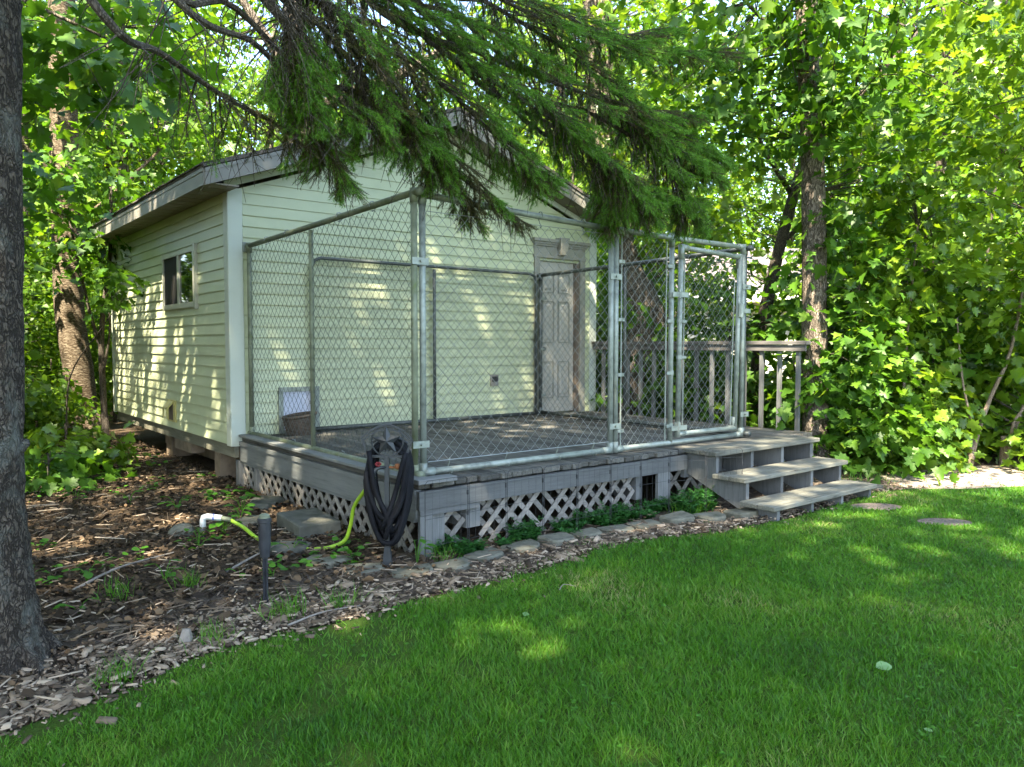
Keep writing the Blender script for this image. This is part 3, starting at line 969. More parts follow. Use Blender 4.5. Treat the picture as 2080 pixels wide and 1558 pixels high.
def frame(name, axis, fixed, s0, s1, z0, z1, mat, mids=(), zbot=DT + 0.012, parent=ken, round_top=False, bottom=True, z1b=None):
    def P(s, z):
        return (s, fixed, z) if axis == 'X' else (fixed, s, z)
    z1b = z1 if z1b is None else z1b
    mb = MB()
    if round_top:
        q = 0.09
        path = [P(s0, zbot), P(s0, z1 - q), P(s0 + q * 0.3, z1 - q * 0.3), P(s0 + q, z1), P((s0 + s1) / 2, z1 + 0.0), P(s1 - q, z1b), P(s1 - q * 0.3, z1b - q * 0.3), P(s1, z1b - q), P(s1, zbot)]
        mb.tube(path, TR * 0.8, 8)
    else:
        mb.tube([P(s0, zbot), P(s0, z1)], TR, 10)
        mb.tube([P(s1, zbot), P(s1, z1b)], TR, 10)
        mb.tube([P(s0 + 0.02, z1 - 0.022), P((s0 + s1) / 2, (z1 + z1b) / 2 - 0.026), P(s1 - 0.02, z1b - 0.022)], TR, 10)
    if bottom:
        mb.tube([P(s0 + 0.02, z0), P(s1 - 0.02, z0)], TR, 10)
    f = build(mb, name, mat, parent, smooth=True)
    for sgn, s, zt in ((1, s0, z1), (-1, s1, z1b)):
        if round_top:
            continue
        d = 0.05 * sgn
        build(MB().tube([P(s, zt - 0.085), P(s, zt + 0.003)], TR * 1.22, 10).tube([P(s, zt - 0.022), P(s + d * 1.6, zt - 0.022)], TR * 1.22, 10), 'corner_elbow', mat, f, smooth=True)
        if bottom:
            build(MB().tube([P(s, zbot), P(s, z0 + 0.06)], TR * 1.22, 10).tube([P(s, z0), P(s + d * 1.6, z0)], TR * 1.22, 10), 'corner_elbow', mat, f, smooth=True)
    for mpos in mids:
        build(MB().tube([P(mpos, z0 + 0.01), P(mpos, z1 - 0.03)], TR * 0.85, 10), 'middle_post', mat, f, smooth=True)
    return f

def ties(f, axis, fixed, pts, mat, hook=0.05):
    for (s, z, dz) in pts:
        mb = MB()
        def P(s, dep, z):
            return (s, fixed + dep, z) if axis == 'X' else (fixed + dep, s, z)
        q = TR + 0.006
        if dz:
            mb.tube([P(s, -q, z - 0.01), P(s, -q * 0.7, z + q * 0.8), P(s, 0, z + q), P(s, q * 0.8, z + q * 0.6), P(s, q, z), P(s, q * 0.5, z - q), P(s, 0, z - q - hook * 0.5), P(s, -q * 0.6, z - q - hook * 0.8), P(s, 0, z - q - hook)] if dz < 0 else
                    [P(s, -q, z), P(s, -q * 0.8, z - q * 0.8), P(s, 0, z - q), P(s, q, z), P(s, q * 0.6, z + q), P(s, 0, z + q + hook * 0.6), P(s, 0, z + q + hook)], 0.0042, 5)
        else:
            mb.tube([P(s - 0.03, -q * 0.8, z), P(s, -q, z), P(s + 0.025, -q * 0.6, z), P(s + 0.05, 0, z), P(s + 0.025, q * 0.7, z), P(s - 0.02, q, z), P(s - 0.03, 0, z)], 0.004, 5)
        build(mb, 'wire_tie', mat, f)

HT = DT + 1.83
# left side
f = frame('kennel_panel', 'Y', KX0, KY0 - 0.005, KY1, DT + 0.032, DT + 1.775, M['galvold'], mids=(-1.40,), z1b=HT)
chain(f, KX0, 'Y', KY1 + 0.02, KY0 - 0.02, DT + 0.045, DT + 1.76, M['wiredark'])
ties(f, 'Y', KX0, [(y, DT + 1.775 + (y - KY0) / (KY1 - KY0) * 0.055 - 0.022, -1) for y in (-0.5, -0.95, -1.9, -2.4)] + [(y, DT + 0.032, 1) for y in (-0.4, -1.0, -1.9, -2.5)], M['wire'], 0.012)
# front left panel
f = frame('kennel_panel', 'X', KY1, KX0 + 0.062, KXM - 0.03, DT + 0.035, HT - 0.005, M['galv'], z1b=DT + 1.765)
chain(f, KY1 + 0.004, 'X', KX0 + 0.085, KXM - 0.05, DT + 0.10, DT + 1.70, M['wire'])
ties(f, 'X', KY1, [(0.75, HT - 0.045, -1), (1.2, HT - 0.06, -1), (1.62, DT + 1.76, -1)], M['galv'], 0.06)
ties(f, 'X', KY1, [(0.42, DT + 0.035, 1), (0.9, DT + 0.035, 1), (1.38, DT + 0.035, 1), (1.75, DT + 0.035, 1)], M['galv'], 0.05)
for zz, q in ((0.10, 0.0035), (1.70, 0.0025)):
    build(MB().tube([(KX0 + 0.09, KY1 - 0.006, DT + zz), (KXM - 0.05, KY1 - 0.006, DT + zz)], q, 5), 'tension_wire', M['wire'], f)
# front right panel: fixed part, gate opening
f = frame('kennel_panel', 'X', KY1, KXM + 0.025, KX2 - 0.03, DT + 0.035, DT + 1.765, M['galv'], z1b=DT + 1.76)
build(MB().tube([(2.64, KY1, DT + 0.03), (2.64, KY1, DT + 1.76)], TR, 10).tube([(2.64, KY1, DT + 1.66), (2.64, KY1, DT + 1.775)], TR * 1.2, 10), 'gate_post', M['galv'], f, smooth=True)
chain(f, KY1 + 0.003, 'X', KXM + 0.075, 2.59, DT + 0.05, DT + 1.71, M['wire'])
for xb in (KXM + 0.085, 2.575):
    build(MB().tube([(xb, KY1, DT + 0.05), (xb, KY1, DT + 1.70)], 0.006, 5), 'tension_bar', M['galv'], f)
for zz in (0.18, 0.62, 1.05, 1.5):
    bands = MB()
    bands.tube([(KXM + 0.025 + 0.03, KY1 - 0.002, DT + zz - 0.012), (KXM + 0.025 + 0.03, KY1 - 0.002, DT + zz + 0.012)], 0.035, 8)
    bands.bar((KXM + 0.03, KY1 - 0.024, DT + zz), (KXM + 0.095, KY1 - 0.024, DT + zz), 0.006, 0.026)
    build(bands, 'tension_band', M['galv'], f)
    bands = MB()
    bands.tube([(2.64, KY1, DT + zz - 0.02), (2.64, KY1, DT + zz + 0.02)], TR * 1.18, 10)
    bands.bar((2.565, KY1 - 0.024, DT + zz), (2.64, KY1 - 0.024, DT + zz), 0.006, 0.026)
    build(bands, 'tension_band', M['galv'], f)
# clamps that tie neighbouring panels
for (cx_, cy_) in ((KX0 + 0.03, KY1), (KXM - 0.003, KY1), (KX2 - 0.014, KY1)):
    for zz in (0.22, 1.38):
        cl = MB()
        cl.box((cx_ - 0.06, cy_ - 0.030, DT + zz - 0.022), (cx_ + 0.06, cy_ - 0.023, DT + zz + 0.022))
        cl.tube([(cx_, cy_ - 0.045, DT + zz), (cx_, cy_ - 0.02, DT + zz)], 0.009, 6)
        build(cl, 'panel_clamp', M['galv'], ken)
for zz in (0.25, 0.8, 1.4):
    build(MB().box((KX2 - 0.045, KY0 - 0.095, DT + zz - 0.016), (KX2 + 0.025, KY0 - 0.088, DT + zz + 0.016)), 'panel_clamp', M['galv'], ken)
# gate, slightly sagging on its hinges
GX0, GX1 = 2.725, 3.53
gz0, gz1 = DT + 0.085, DT + 1.685
gy = KY1 - 0.02
g = MB()
for path in ([(GX0 - 0.012, gy, gz0), (GX0 + 0.012, gy, gz1)], [(GX1 - 0.03, gy - 0.01, gz0), (GX1 + 0.01, gy - 0.01, gz1 - 0.02)], [(GX0 + 0.01, gy, gz1 - 0.02), (GX1, gy - 0.01, gz1 - 0.045)], [(GX0, gy, gz0 + 0.02), (GX1 - 0.03, gy - 0.01, gz0 + 0.02)]):
    g.tube(path, TR, 10)
gate = build(g, 'gate', M['galv'], ken, smooth=True)
chain(gate, gy - 0.004, 'X', GX0 + 0.04, GX1 - 0.07, gz0 + 0.03, gz1 - 0.07, M['wire'])
for (x0, z0_, sx, sz) in ((GX0 - 0.012, gz0 + 0.02, 1, 1), (GX0 + 0.012, gz1 - 0.02, 1, -1), (GX1 - 0.03, gz0 + 0.02, -1, 1), (GX1 + 0.01, gz1 - 0.045, -1, -1)):
    el = MB()
    el.tube([(x0, gy, z0_ - 0.025 * sz), (x0, gy, z0_ + 0.10 * sz)], TR * 1.22, 10)
    el.tube([(x0, gy, z0_), (x0 + 0.08 * sx, gy, z0_)], TR * 1.22, 10)
    build(el, 'corner_elbow', M['galv'], gate, smooth=True)
for zz in (0.16, 1.27):
    hg = MB()
    hg.box((2.64 - 0.045, gy - 0.035, DT + zz - 0.02), (GX0 + 0.07, gy - 0.028, DT + zz + 0.02))
    hg.tube([(2.685, gy - 0.03, DT + zz - 0.03), (2.685, gy - 0.03, DT + zz + 0.05)], 0.012, 8)
    hg.tube([(2.64, KY1, DT + zz - 0.025), (2.64, KY1, DT + zz + 0.025)], TR * 1.25, 10)
    build(hg, 'hinge', M['galv'], gate)
for zz in (0.75, 1.05):
    hg = MB()
    hg.tube([(GX0, gy, DT + zz - 0.015), (GX0 + 0.003, gy, DT + zz + 0.015)], TR * 1.2, 10)
    hg.bar((GX0, gy - 0.025, DT + zz), (GX0 + 0.06, gy - 0.025, DT + zz), 0.005, 0.02)
    build(hg, 'tension_band', M['galv'], gate)
build(MB().tube([(GX0 + 0.05, gy, gz0 + 0.05), (GX0 + 0.055, gy, gz1 - 0.1)], 0.006, 5), 'tension_bar', M['galv'], gate)
build(MB().tube([(GX1 - 0.085, gy, gz0 + 0.05), (GX1 - 0.05, gy, gz1 - 0.25)], 0.006, 5), 'tension_bar', M['galv'], gate)
lt = MB().box((GX1 - 0.02, gy - 0.045, DT + 1.14), (KX2 + 0.0, gy - 0.035, DT + 1.18)).tube([(GX1 - 0.01, gy - 0.04, DT + 1.10), (GX1 + 0.0, gy - 0.04, DT + 1.22)], TR * 1.25, 8)
build(lt, 'latch', M['galv'], gate)
# right side
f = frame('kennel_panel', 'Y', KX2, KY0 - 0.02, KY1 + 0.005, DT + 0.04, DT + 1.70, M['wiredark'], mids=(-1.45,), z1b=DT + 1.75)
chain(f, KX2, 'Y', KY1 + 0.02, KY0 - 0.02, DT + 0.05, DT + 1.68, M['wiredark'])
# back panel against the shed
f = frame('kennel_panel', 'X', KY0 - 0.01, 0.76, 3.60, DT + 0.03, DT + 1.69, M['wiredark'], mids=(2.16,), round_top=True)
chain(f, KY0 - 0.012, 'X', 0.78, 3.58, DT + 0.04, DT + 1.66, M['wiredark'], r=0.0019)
tb = MB().box((KX0 - 0.045, -0.030, DT + 1.70), (KX0 + 0.03, -0.018, DT + 1.79)).box((KX0 - 0.03, -0.05, DT + 0.0), (KX0 + 0.03, -0.018, DT + 0.02))
build(tb, 'wall_bracket', M['galv'], ken)

# basket in the kennel
bk = thing('wicker_basket', 'dark brown wicker basket in front of the pet door inside the kennel', 'basket', (0.56, -0.20, DT + 0.001))
mb = MB()
nr, nu = 13, 22
cx_, cy_ = 0.56, -0.20
for i in range(nr):
    zz = DT + 0.012 + i * 0.0135
    rr = 0.105 + 0.045 * (i / (nr - 1)) ** 0.8
    mb.tube([(cx_ + (rr + 0.004 * ((j + i) % 2)) * math.cos(2 * math.pi * j / nu), cy_ + 0.85 * (rr + 0.004 * ((j + i) % 2)) * math.sin(2 * math.pi * j / nu), zz + 0.018 * math.cos(2 * math.pi * j / nu) * (i / nr)) for j in range(nu)], 0.0085, 5, closed=True)
o = build(mb, 'woven_side', M['wicker'], bk)
mb = MB().tube([(cx_ + 0.155 * math.cos(2 * math.pi * j / 24), cy_ + 0.132 * math.sin(2 * math.pi * j / 24), DT + 0.185 + 0.02 * math.cos(2 * math.pi * j / 24)) for j in range(24)], 0.013, 6, closed=True)
build(mb, 'rim', M['wicker'], bk, smooth=True)
build(MB().tube([(cx_, cy_, DT + 0.004), (cx_, cy_, DT + 0.012)], 0.105, 20), 'base', M['wicker'], bk)

# ------------------------------------------------------------------ hose stand (faces the camera)
HSX, HSY = -0.185, -3.165
hs = thing('hose_stand', 'grey iron hose holder stand topped with a five pointed star', 'hose stand', (HSX, HSY, 0))
vr = Vector((rgt.x, rgt.y, 0)).normalized()
vf = Vector((-fwd.x, -fwd.y, 0)).normalized()     # towards the viewer's side of the yard
def hp(a, z, d=0.0):
    return Vector((HSX, HSY, z)) + vr * a + vf * d
build(MB().bar(hp(0, 0.0), hp(0, 0.665), 0.026, 0.026, vf), 'pole', M['iron'], hs)
build(MB().quadbox([hp(-0.03, 0.0, 0.018), hp(0.03, 0.0, 0.018), hp(0.03, 0.0, -0.016), hp(-0.03, 0.0, -0.016), hp(-0.016, 0.13, 0.02), hp(0.016, 0.13, 0.02), hp(0.016, 0.13, -0.018), hp(-0.016, 0.13, -0.018)]), 'foot', M['iron'], hs)
sc = 0.755
st = MB()
R1, R2 = 0.088, 0.040
n0 = len(st.v)
ctr = hp(0.004, sc, 0.045)
bk_ = hp(0.004, sc, 0.018)
ring = []
for k in range(10):
    a = math.pi / 2 + k * math.pi / 5 + 0.06
    q = R1 if k % 2 == 0 else R2
    ring.append(hp(0.004 + q * math.cos(a), sc + q * math.sin(a), 0.022))
st.v = [tuple(ctr)] + [tuple(p) for p in ring] + [tuple(bk_)]
st.f = [(0, 1 + k, 1 + (k + 1) % 10) for k in range(10)] + [(11, 1 + (k + 1) % 10, 1 + k) for k in range(10)]
build(st, 'star', M['iron'], hs)
rg = [hp(0.006 + 0.093 * math.cos(2 * math.pi * k / 32), sc + 0.002 + 0.093 * math.sin(2 * math.pi * k / 32), 0.012) for k in range(32)]
build(MB().tube(rg, 0.0048, 6, closed=True), 'ring', M['iron'], hs, smooth=True)
fr = [(-0.143, 0.775), (-0.10, 0.812), (-0.05, 0.838), (0.0, 0.846), (0.05, 0.84), (0.10, 0.815), (0.15, 0.765)]
mb = MB()
for dz in (0.0, -0.022):
    for (a, b) in zip(fr[:-1], fr[1:]):
        mb.bar(hp(a[0], a[1] + dz, 0.01), hp(b[0], b[1] + dz, 0.01), 0.010, 0.012, vf)
for (a, b) in zip([(-0.143, 0.775), (-0.108, 0.665), (0.112, 0.662), (0.15, 0.765)][:-1], [(-0.108, 0.665), (0.112, 0.662), (0.15, 0.765)]):
    mb.bar(hp(a[0], a[1], 0.01), hp(b[0], b[1], 0.01), 0.014, 0.010, vf)
build(mb, 'outer_frame', M['iron'], hs)
sd_ = MB()
for (za) in (0.68, 0.745):
    sd_.tube([hp(-0.11, za - 0.02, -0.1), hp(-0.06, za + 0.012, -0.1), hp(0, za + 0.02, -0.1), hp(0.06, za + 0.012, -0.1), hp(0.11, za - 0.02, -0.1)], 0.008, 6)
sd_.bar(hp(0, 0.70, 0.0), hp(0, 0.70, -0.14), 0.02, 0.02)
build(sd_, 'saddle', M['iron'], hs)
# faucet
fc = MB()
fc.tube([hp(0.0, 0.598, 0.0), hp(-0.04, 0.60, 0.025), hp(-0.062, 0.59, 0.03), hp(-0.072, 0.56, 0.03), hp(-0.072, 0.545, 0.03)], [0.010, 0.011, 0.013, 0.010, 0.010], 8)
fau = build(fc, 'faucet', M['iron'], hs, smooth=True)
hnd = MB()
for k in range(6):
    a = k * math.pi / 3
    hnd.sphere(hp(-0.045 + 0.012 * math.cos(a), 0.622 + 0.008 * math.sin(a), 0.03 + 0.003 * k), 0.0075, 8, 5)
build(hnd, 'faucet_handle', M['red'], fau, smooth=True)
build(MB().tube([hp(-0.072, 0.55, 0.03), hp(-0.075, 0.50, 0.03)], 0.012, 8), 'hose_coupling', M['steel'], fau, smooth=True)
kn = MB().tube([hp(0.0, 0.598, 0.0), hp(0.05, 0.60, 0.01)], 0.008, 6).sphere(hp(0.065, 0.605, 0.015), 0.019)
build(kn, 'rusty_knob', M['rust'], hs, smooth=True)
# black hose coil
hose = MB()
random.seed(11)
loops = [(-0.125, 0.125, 0.135, -0.02), (-0.112, 0.120, 0.150, 0.015), (-0.132, 0.130, 0.165, -0.05), (-0.10, 0.105, 0.185, -0.03), (-0.128, 0.118, 0.20, -0.08), (-0.09, 0.128, 0.225, 0.0), (-0.118, 0.10, 0.30, 0.03), (-0.105, 0.126, 0.17, -0.1), (-0.085, 0.09, 0.26, -0.06)]
for (a, b, zb, d) in loops:
    zt = 0.735 + random.uniform(-0.02, 0.015)
    pts = []
    cx0 = (a + b) / 2
    skew = random.uniform(-0.02, 0.02)
    for t in range(28):
        u = t / 28
        ang = 2 * math.pi * u
        s = math.sin(ang)
        c = math.cos(ang)
        # teardrop: narrow at the bottom, wide at the shoulders
        zz = zb + (zt - zb) * (0.5 + 0.5 * c)
        wdt = 1.22 * (b - a) / 2 * (abs(s) ** 0.75) * (0.62 + 0.38 * (0.5 + 0.5 * c))
        pts.append(hp(cx0 + skew * (1 - c) / 2 + math.copysign(wdt, s), zz, d + (-0.06 if c > 0.3 else 0.0) + 0.012 * math.sin(3 * ang)))
    hose.tube(pts, 0.0155, 8, closed=True)
for (p0, p1, p2, p3) in (((-0.10, 0.70), (-0.06, 0.45), (0.0, 0.33), (0.03, 0.22)), ((0.115, 0.69), (0.06, 0.48), (0.015, 0.34), (-0.03, 0.24)), ((0.125, 0.66), (0.09, 0.45), (0.03, 0.30), (-0.01, 0.18))):
    hose.tube([hp(a, z, 0.035) for a, z in smooth2] if False else [hp(p.x, p.z, 0.03 + 0.01 * math.sin(k)) for k, p in enumerate(smooth_path([(p0[0], 0, p0[1]), (p1[0], 0, p1[1]), (p2[0], 0, p2[1]), (p3[0], 0, p3[1])], 12))], 0.0155, 8)
build(hose, 'garden_hose', M['hose'], None, at=(HSX, HSY, 0.4), smooth=True, label='coiled black fabric garden hose hanging from the star topped stand', cat='hose')

# lime hose and pvc elbow
lp = smooth_path([(-0.655, -1.845, 0.118), (-0.60, -1.95, 0.075), (-0.56, -2.15, 0.022), (-0.48, -2.42, 0.016), (-0.34, -2.58, 0.018), (-0.22, -2.66, 0.06), (-0.19, -2.70, 0.16), (-0.185, -2.75, 0.30), (-0.20, -2.95, 0.45), (-0.25, -3.08, 0.505)], 48)
build(MB().tube(lp, 0.0125, 8), 'garden_hose', M['lime'], None, at=(-0.4, -2.4, 0.0), smooth=True, label='lime green hose looping from the white pipe elbow to the hose stand', cat='hose')
el = thing('pipe_elbow', 'white plastic pipe elbow rising from the leaf litter', 'pipe', (-0.80, -1.72, 0))
build(MB().tube([(-0.80, -1.72, 0.05), (-0.80, -1.72, 0.115), (-0.795, -1.725, 0.132), (-0.775, -1.745, 0.14), (-0.70, -1.805, 0.13)], [0.021, 0.021, 0.022, 0.021, 0.020], 12), 'elbow', M['pvc'], el, smooth=True)
build(MB().tube([(-0.802, -1.718, -0.01), (-0.80, -1.72, 0.07)], 0.025, 12), 'rubber_sleeve', M['blackplastic'], el, smooth=True)
build(MB().tube([(-0.80, -1.72, 0.035), (-0.80, -1.72, 0.045)], 0.0265, 12).tube([(-0.80, -1.72, 0.055), (-0.80, -1.72, 0.062)], 0.0265, 12), 'hose_clamp', M['steel'], el)
build(MB().tube([(-0.705, -1.80, 0.131), (-0.65, -1.85, 0.116)], 0.0165, 10), 'adapter', M['galvold'], el, smooth=True)
build(MB().tube([(-0.745, -1.770, 0.136), (-0.738, -1.775, 0.1355)], 0.0225, 12), 'blue_band', painted('blue_tape', (0.05, 0.08, 0.45), 0.4, 0.05), el)

# stake light
SX, SY = -0.995, -3.362
sl = thing('stake_light', 'black garden stake light standing in the wood chips', 'garden light', (SX, SY, 0))
build(MB().tube([(SX, SY, z) for z in (0.245, 0.25, 0.30, 0.40, 0.425, 0.428, 0.445, 0.448)], [0.012, 0.024, 0.029, 0.031, 0.031, 0.0345, 0.0345, 0.030], 20), 'lamp_body', M['blackplastic'], sl)
build(MB().tube([(SX, SY, 0.448), (SX, SY, 0.462), (SX, SY, 0.468)], [0.026, 0.026, 0.018], 18), 'lamp_cap', M['galvold'], sl)
mb = MB()
mb.bar((SX, SY, -0.02), (SX, SY, 0.246), 0.028, 0.006, (1, 0.3, 0))
mb.bar((SX, SY, -0.02), (SX, SY, 0.246), 0.006, 0.028, (1, 0.3, 0))
build(mb, 'stake', M['blackplastic'], sl)

# ------------------------------------------------------------------ edging blocks, stones
def block(w, d, h, seed):
    rnd = random.Random(seed)
    pts = []
    outline = [(-w / 2, d / 2), (-w / 2 * 0.86, -d * 0.18), (-w / 2 * 0.55, -d / 2), (w / 2 * 0.55, -d / 2), (w / 2 * 0.86, -d * 0.18), (w / 2, d / 2)]
    outline = [(x + rnd.uniform(-.012, .012), y + rnd.uniform(-.012, .012)) for x, y in outline]
    mb = MB().prism([(x, y, -0.05) for x, y in outline], (0, 0, h + 0.05))
    me = mb.mesh('edging_block', bevel=0.012)
    me.materials.append(M['stone'])
    return me
EDGE = [(-0.44, -2.86, -0.95, 0.28), (-0.33, -3.13, -0.65, 0.27), (-0.13, -3.36, -0.20, 0.27), (0.13, -3.41, 0.10, 0.25), (0.40, -3.35, 0.22, 0.26), (0.70, -3.35, 0.05, 0.26), (1.00, -3.36, 0.02, 0.27), (1.27, -3.36, 0.0, 0.24), (1.53, -3.39, -0.05, 0.25), (1.79, -3.43, -0.08, 0.25), (2.06, -3.50, -0.12, 0.26), (2.32, -3.60, -0.25, 0.25), (2.58, -3.70, -0.3, 0.26)]
elab = ['mossy concrete edging block at the far left end of the curved row', 'concrete edging block with a pale scratch left of the hose stand foot', 'concrete edging block directly at the foot of the hose stand', 'broad concrete edging block just right of the hose stand', 'tilted concrete edging block standing alone between mulch and ferns',
        'concrete edging block below the left end of the long lattice', 'sixth edging block, beside the first big fern clump right of the deck corner', 'edging block beneath the middle of the long lattice', 'edging block in front of the ferns below the right half of the lattice', 'edging block before the drooping support block near the deck post',
        'edging block in front of the deck post beside the steps', 'second edging block from the steps in the curved row', 'edging block touching the shadow of the lowest tread']
for k, (x, y, a, w) in enumerate(EDGE):
    me = block(w, 0.17, 0.055 if k < 10 else 0.075, k)
    o = place(me, 'edging_block', None, (x, y, random.uniform(-0.03, -0.012)), (random.uniform(-.05, .05), random.uniform(-.05, .05), a), label=elab[k], cat='edging block', group='concrete edging blocks along the bed')

def rock(name, c, r, seed, mat, label, cat, flat=True, group=None):
    rnd = random.Random(seed)
    bm = bmesh.new()
    bmesh.ops.create_icosphere(bm, subdivisions=3, radius=1.0)
    for v in bm.verts:
        n = v.co.copy()
        k = 1 + 0.16 * math.sin(3.1 * n.x + seed) * math.cos(2.7 * n.y + seed * 2) + rnd.uniform(-.03, .03)
        z = max(-0.6, min(0.55, n.z * 1.3)) if flat else n.z
        v.co = Vector((n.x * r[0] * k, n.y * r[1] * k, z * r[2]))
    me = bpy.data.meshes.new(name)
    bm.to_mesh(me)
    bm.free()
    me.polygons.foreach_set('use_smooth', [True] * len(me.polygons))
    me.materials.append(mat)
    o = bpy.data.objects.new(name, me)
    o.location = c
    o.rotation_euler = (0, 0, seed * 1.3)
    return link(o, None, None, label, cat, group)
rock('flat_stone', (-0.07, -0.98, 0.015), (0.20, 0.14, 0.06), 1, M['slate'], 'mossy flat stone in the leaf litter beside the side lattice', 'stone')
rock('flat_stone', (-0.50, -2.42, 0.012), (0.16, 0.12, 0.05), 2.2, M['slate'], 'grey flat stone half covered by soil under the lime hose', 'stone')
rock('flat_stone', (-0.42, -1.55, 0.012), (0.14, 0.10, 0.05), 3.1, M['slate'], 'dark flat stone between the pipe elbow and the concrete slab', 'stone')
rock('rounded_stone', (-0.90, -1.60, 0.025), (0.09, 0.07, 0.06), 4.3, M['stone'], 'small grey rock beside the white pipe elbow', 'rock', False)
slab = MB().box((-0.24, -0.15, -0.02), (0.24, 0.15, 0.105))
me = slab.mesh('concrete_slab', bevel=0.008)
me.materials.append(M['slate'])
place(me, 'concrete_slab', None, (-0.17, -2.02, 0.0), (0, 0.02, -0.32 - math.pi / 2 + 0.25), label='thick rectangular concrete slab lying under the side of the deck', cat='concrete slab')
me = MB().box((-0.19, -0.14, -0.03), (0.19, 0.14, 0.045)).mesh('paving_slab', bevel=0.01)
me.materials.append(M['slate'])
place(me, 'paving_slab', None, (4.42, -3.62, 0.0), (0, 0, -0.3), label='square paving slab at the right end of the lowest tread', cat='paving slab')
for k, (c, a, b, ang) in enumerate(STEPS_FLAT):
    poly = [(c[0] + (a * math.cos(t) * math.cos(ang) - b * math.sin(t) * math.sin(ang)), c[1] + (a * math.cos(t) * math.sin(ang) + b * math.sin(t) * math.cos(ang)), -0.02) for t in [2 * math.pi * i / 28 for i in range(28)]]
    build(MB().prism(poly, (0, 0, 0.034)), 'stepping_stone', M['pebblestone'], None, at=(c[0], c[1], 0), bevel=0.006, cat='stepping stone', group='round stepping stones in the lawn',
          label=['round aggregate stepping stone next to the wood chips by the steps', 'round aggregate stepping stone sunk in the grass, middle of the three', 'round stepping stone at the right edge of the lawn'][k])

# ------------------------------------------------------------------ wire border fence
wf = thing('wire_border_fence', 'low black folding wire fence in front of the deck lattice', 'wire fence', (1.3, -3.26, 0))
fp = [(0.02, -3.245), (0.35, -3.235), (0.68, -3.20), (0.99, -3.21), (1.27, -3.25), (1.60, -3.25), (1.90, -3.27), (2.20, -3.29), (2.48, -3.42), (2.76, -3.56)]
for i, (a, b) in enumerate(zip(fp[:-1], fp[1:])):
    A, B = Vector((*a, 0)), Vector((*b, 0))
    d = (B - A)
    Lp = d.length
    d.normalize()
    mb = MB()
    zt = 0.50 + random.uniform(-0.01, 0.01)
    A2, B2 = A + d * 0.006, B - d * 0.006
    q = Vector((0, 0, 1))
    mb.tube([A2 + q * -0.06, A2 + q * (zt - 0.02), A2 + d * 0.02 + q * zt, B2 - d * 0.02 + q * zt, B2 + q * (zt - 0.02), B2 + q * -0.06], 0.0022, 5)
    for zz in (0.105, 0.27, zt - 0.075):
        mb.tube([A2 + q * zz, B2 + q * (zz + random.uniform(-.004, .004))], 0.0013, 4)
    nv = max(3, int(Lp / 0.052))
    for k in range(1, nv):
        p = A2.lerp(B2, k / nv)
        mb.tube([p + q * 0.105, p + q * zt], 0.0010, 3)
    for zz in (0.27, 0.40):
        mb.tube([B2 + q * (zz - 0.015), B2 + q * (zz + 0.015)], 0.006, 5)
    build(mb, 'wire_panel', M['blackwire'], wf, at=A)

# ------------------------------------------------------------------ small loose things
def leafthing(name, c, size, label, mat, rz, cat='leaf', group=None):
    T, F = LEAF_MID if size > 0.08 else LEAF_LO
    a = rz
    V, FF = stamp(T * np.array([1.1, 1, 1]), F, np.array([c]), np.array([[math.cos(a), math.sin(a), 0.05]]), np.array([[0.1, -0.15, 1.0]]), [size])
    me = npmesh(name, V - np.array(c), FF, mat)
    o = bpy.data.objects.new(name, me)
    o.location = c
    return link(o, None, None, label, cat, group)
T0 = np.array([(0, 0, 0), (.25, .2, .05), (.36, .5, .06), (.22, .82, .02), (0, 1, -.05), (-.22, .82, .02), (-.36, .5, .06), (-.25, .2, .05), (0, .5, -.02)])
F0 = np.array([(8, i, (i + 1) % 8) for i in range(8)])
OVAL = (T0, F0)
def ovalleaf(c, size, label, mat, rz):
    V, FF = stamp(T0, F0, np.array([c]), np.array([[math.cos(rz), math.sin(rz), 0.05]]), np.array([[-0.1, -0.35, 1.0]]), [size])
    me = npmesh('fallen_leaf', V - np.array(c), FF, mat)
    o = bpy.data.objects.new('fallen_leaf', me)
    o.location = c
    return link(o, None, None, label, 'leaf')
ovalleaf((0.60, -5.68, 0.030), 0.075, 'large pale green fallen leaf lying alone on the lawn', M['palegreen'], -0.5)
ovalleaf((-0.12, -4.35, 0.028), 0.05, 'pale green leaf lying in the grass below the wood chip edge', M['palegreen'], 0.6)
ovalleaf((0.24, -6.05, 0.03), 0.03, 'tiny pale green leaf near the bottom edge of the lawn', M['palegreen'], 1.6)
def twig(pts, r, label):
    build(MB().tube(smooth_path(pts, 10), [r * (1 - 0.6 * i / 9) for i in range(10)], 6), 'fallen_twig', M['twigwood'], None, at=pts[0], label=label, cat='twig', group='fallen twigs')
twig([(-1.72, -2.55, 0.02), (-1.45, -2.3, 0.035), (-1.1, -2.13, 0.03)], 0.009, 'long thin fallen twig on the leaf litter near the big trunk')
twig([(-0.98, -2.72, 0.02), (-0.78, -2.58, 0.04), (-0.56, -2.42, 0.05)], 0.008, 'fallen twig leaning behind the stake light')
twig([(-1.05, -3.77, 0.03), (-0.86, -3.72, 0.035), (-0.66, -3.73, 0.03)], 0.006, 'thin twig lying on the grass edge below the stake light')
twig([(0.24, -4.2, 0.045), (0.3, -4.17, 0.055), (0.36, -4.2, 0.04)], 0.003, 'pale curved twig lying on the lawn')
build(MB().tube([(-1.47, -3.66, -0.01), (-1.465, -3.655, 0.04), (-1.46, -3.65, 0.075)], [0.035, 0.026, 0.016], 7, jit=0.15), 'wood_stub', M['twigwood'], None, at=(-1.47, -3.66, 0), label='short broken wood stub standing at the chip edge', cat='wood stub')

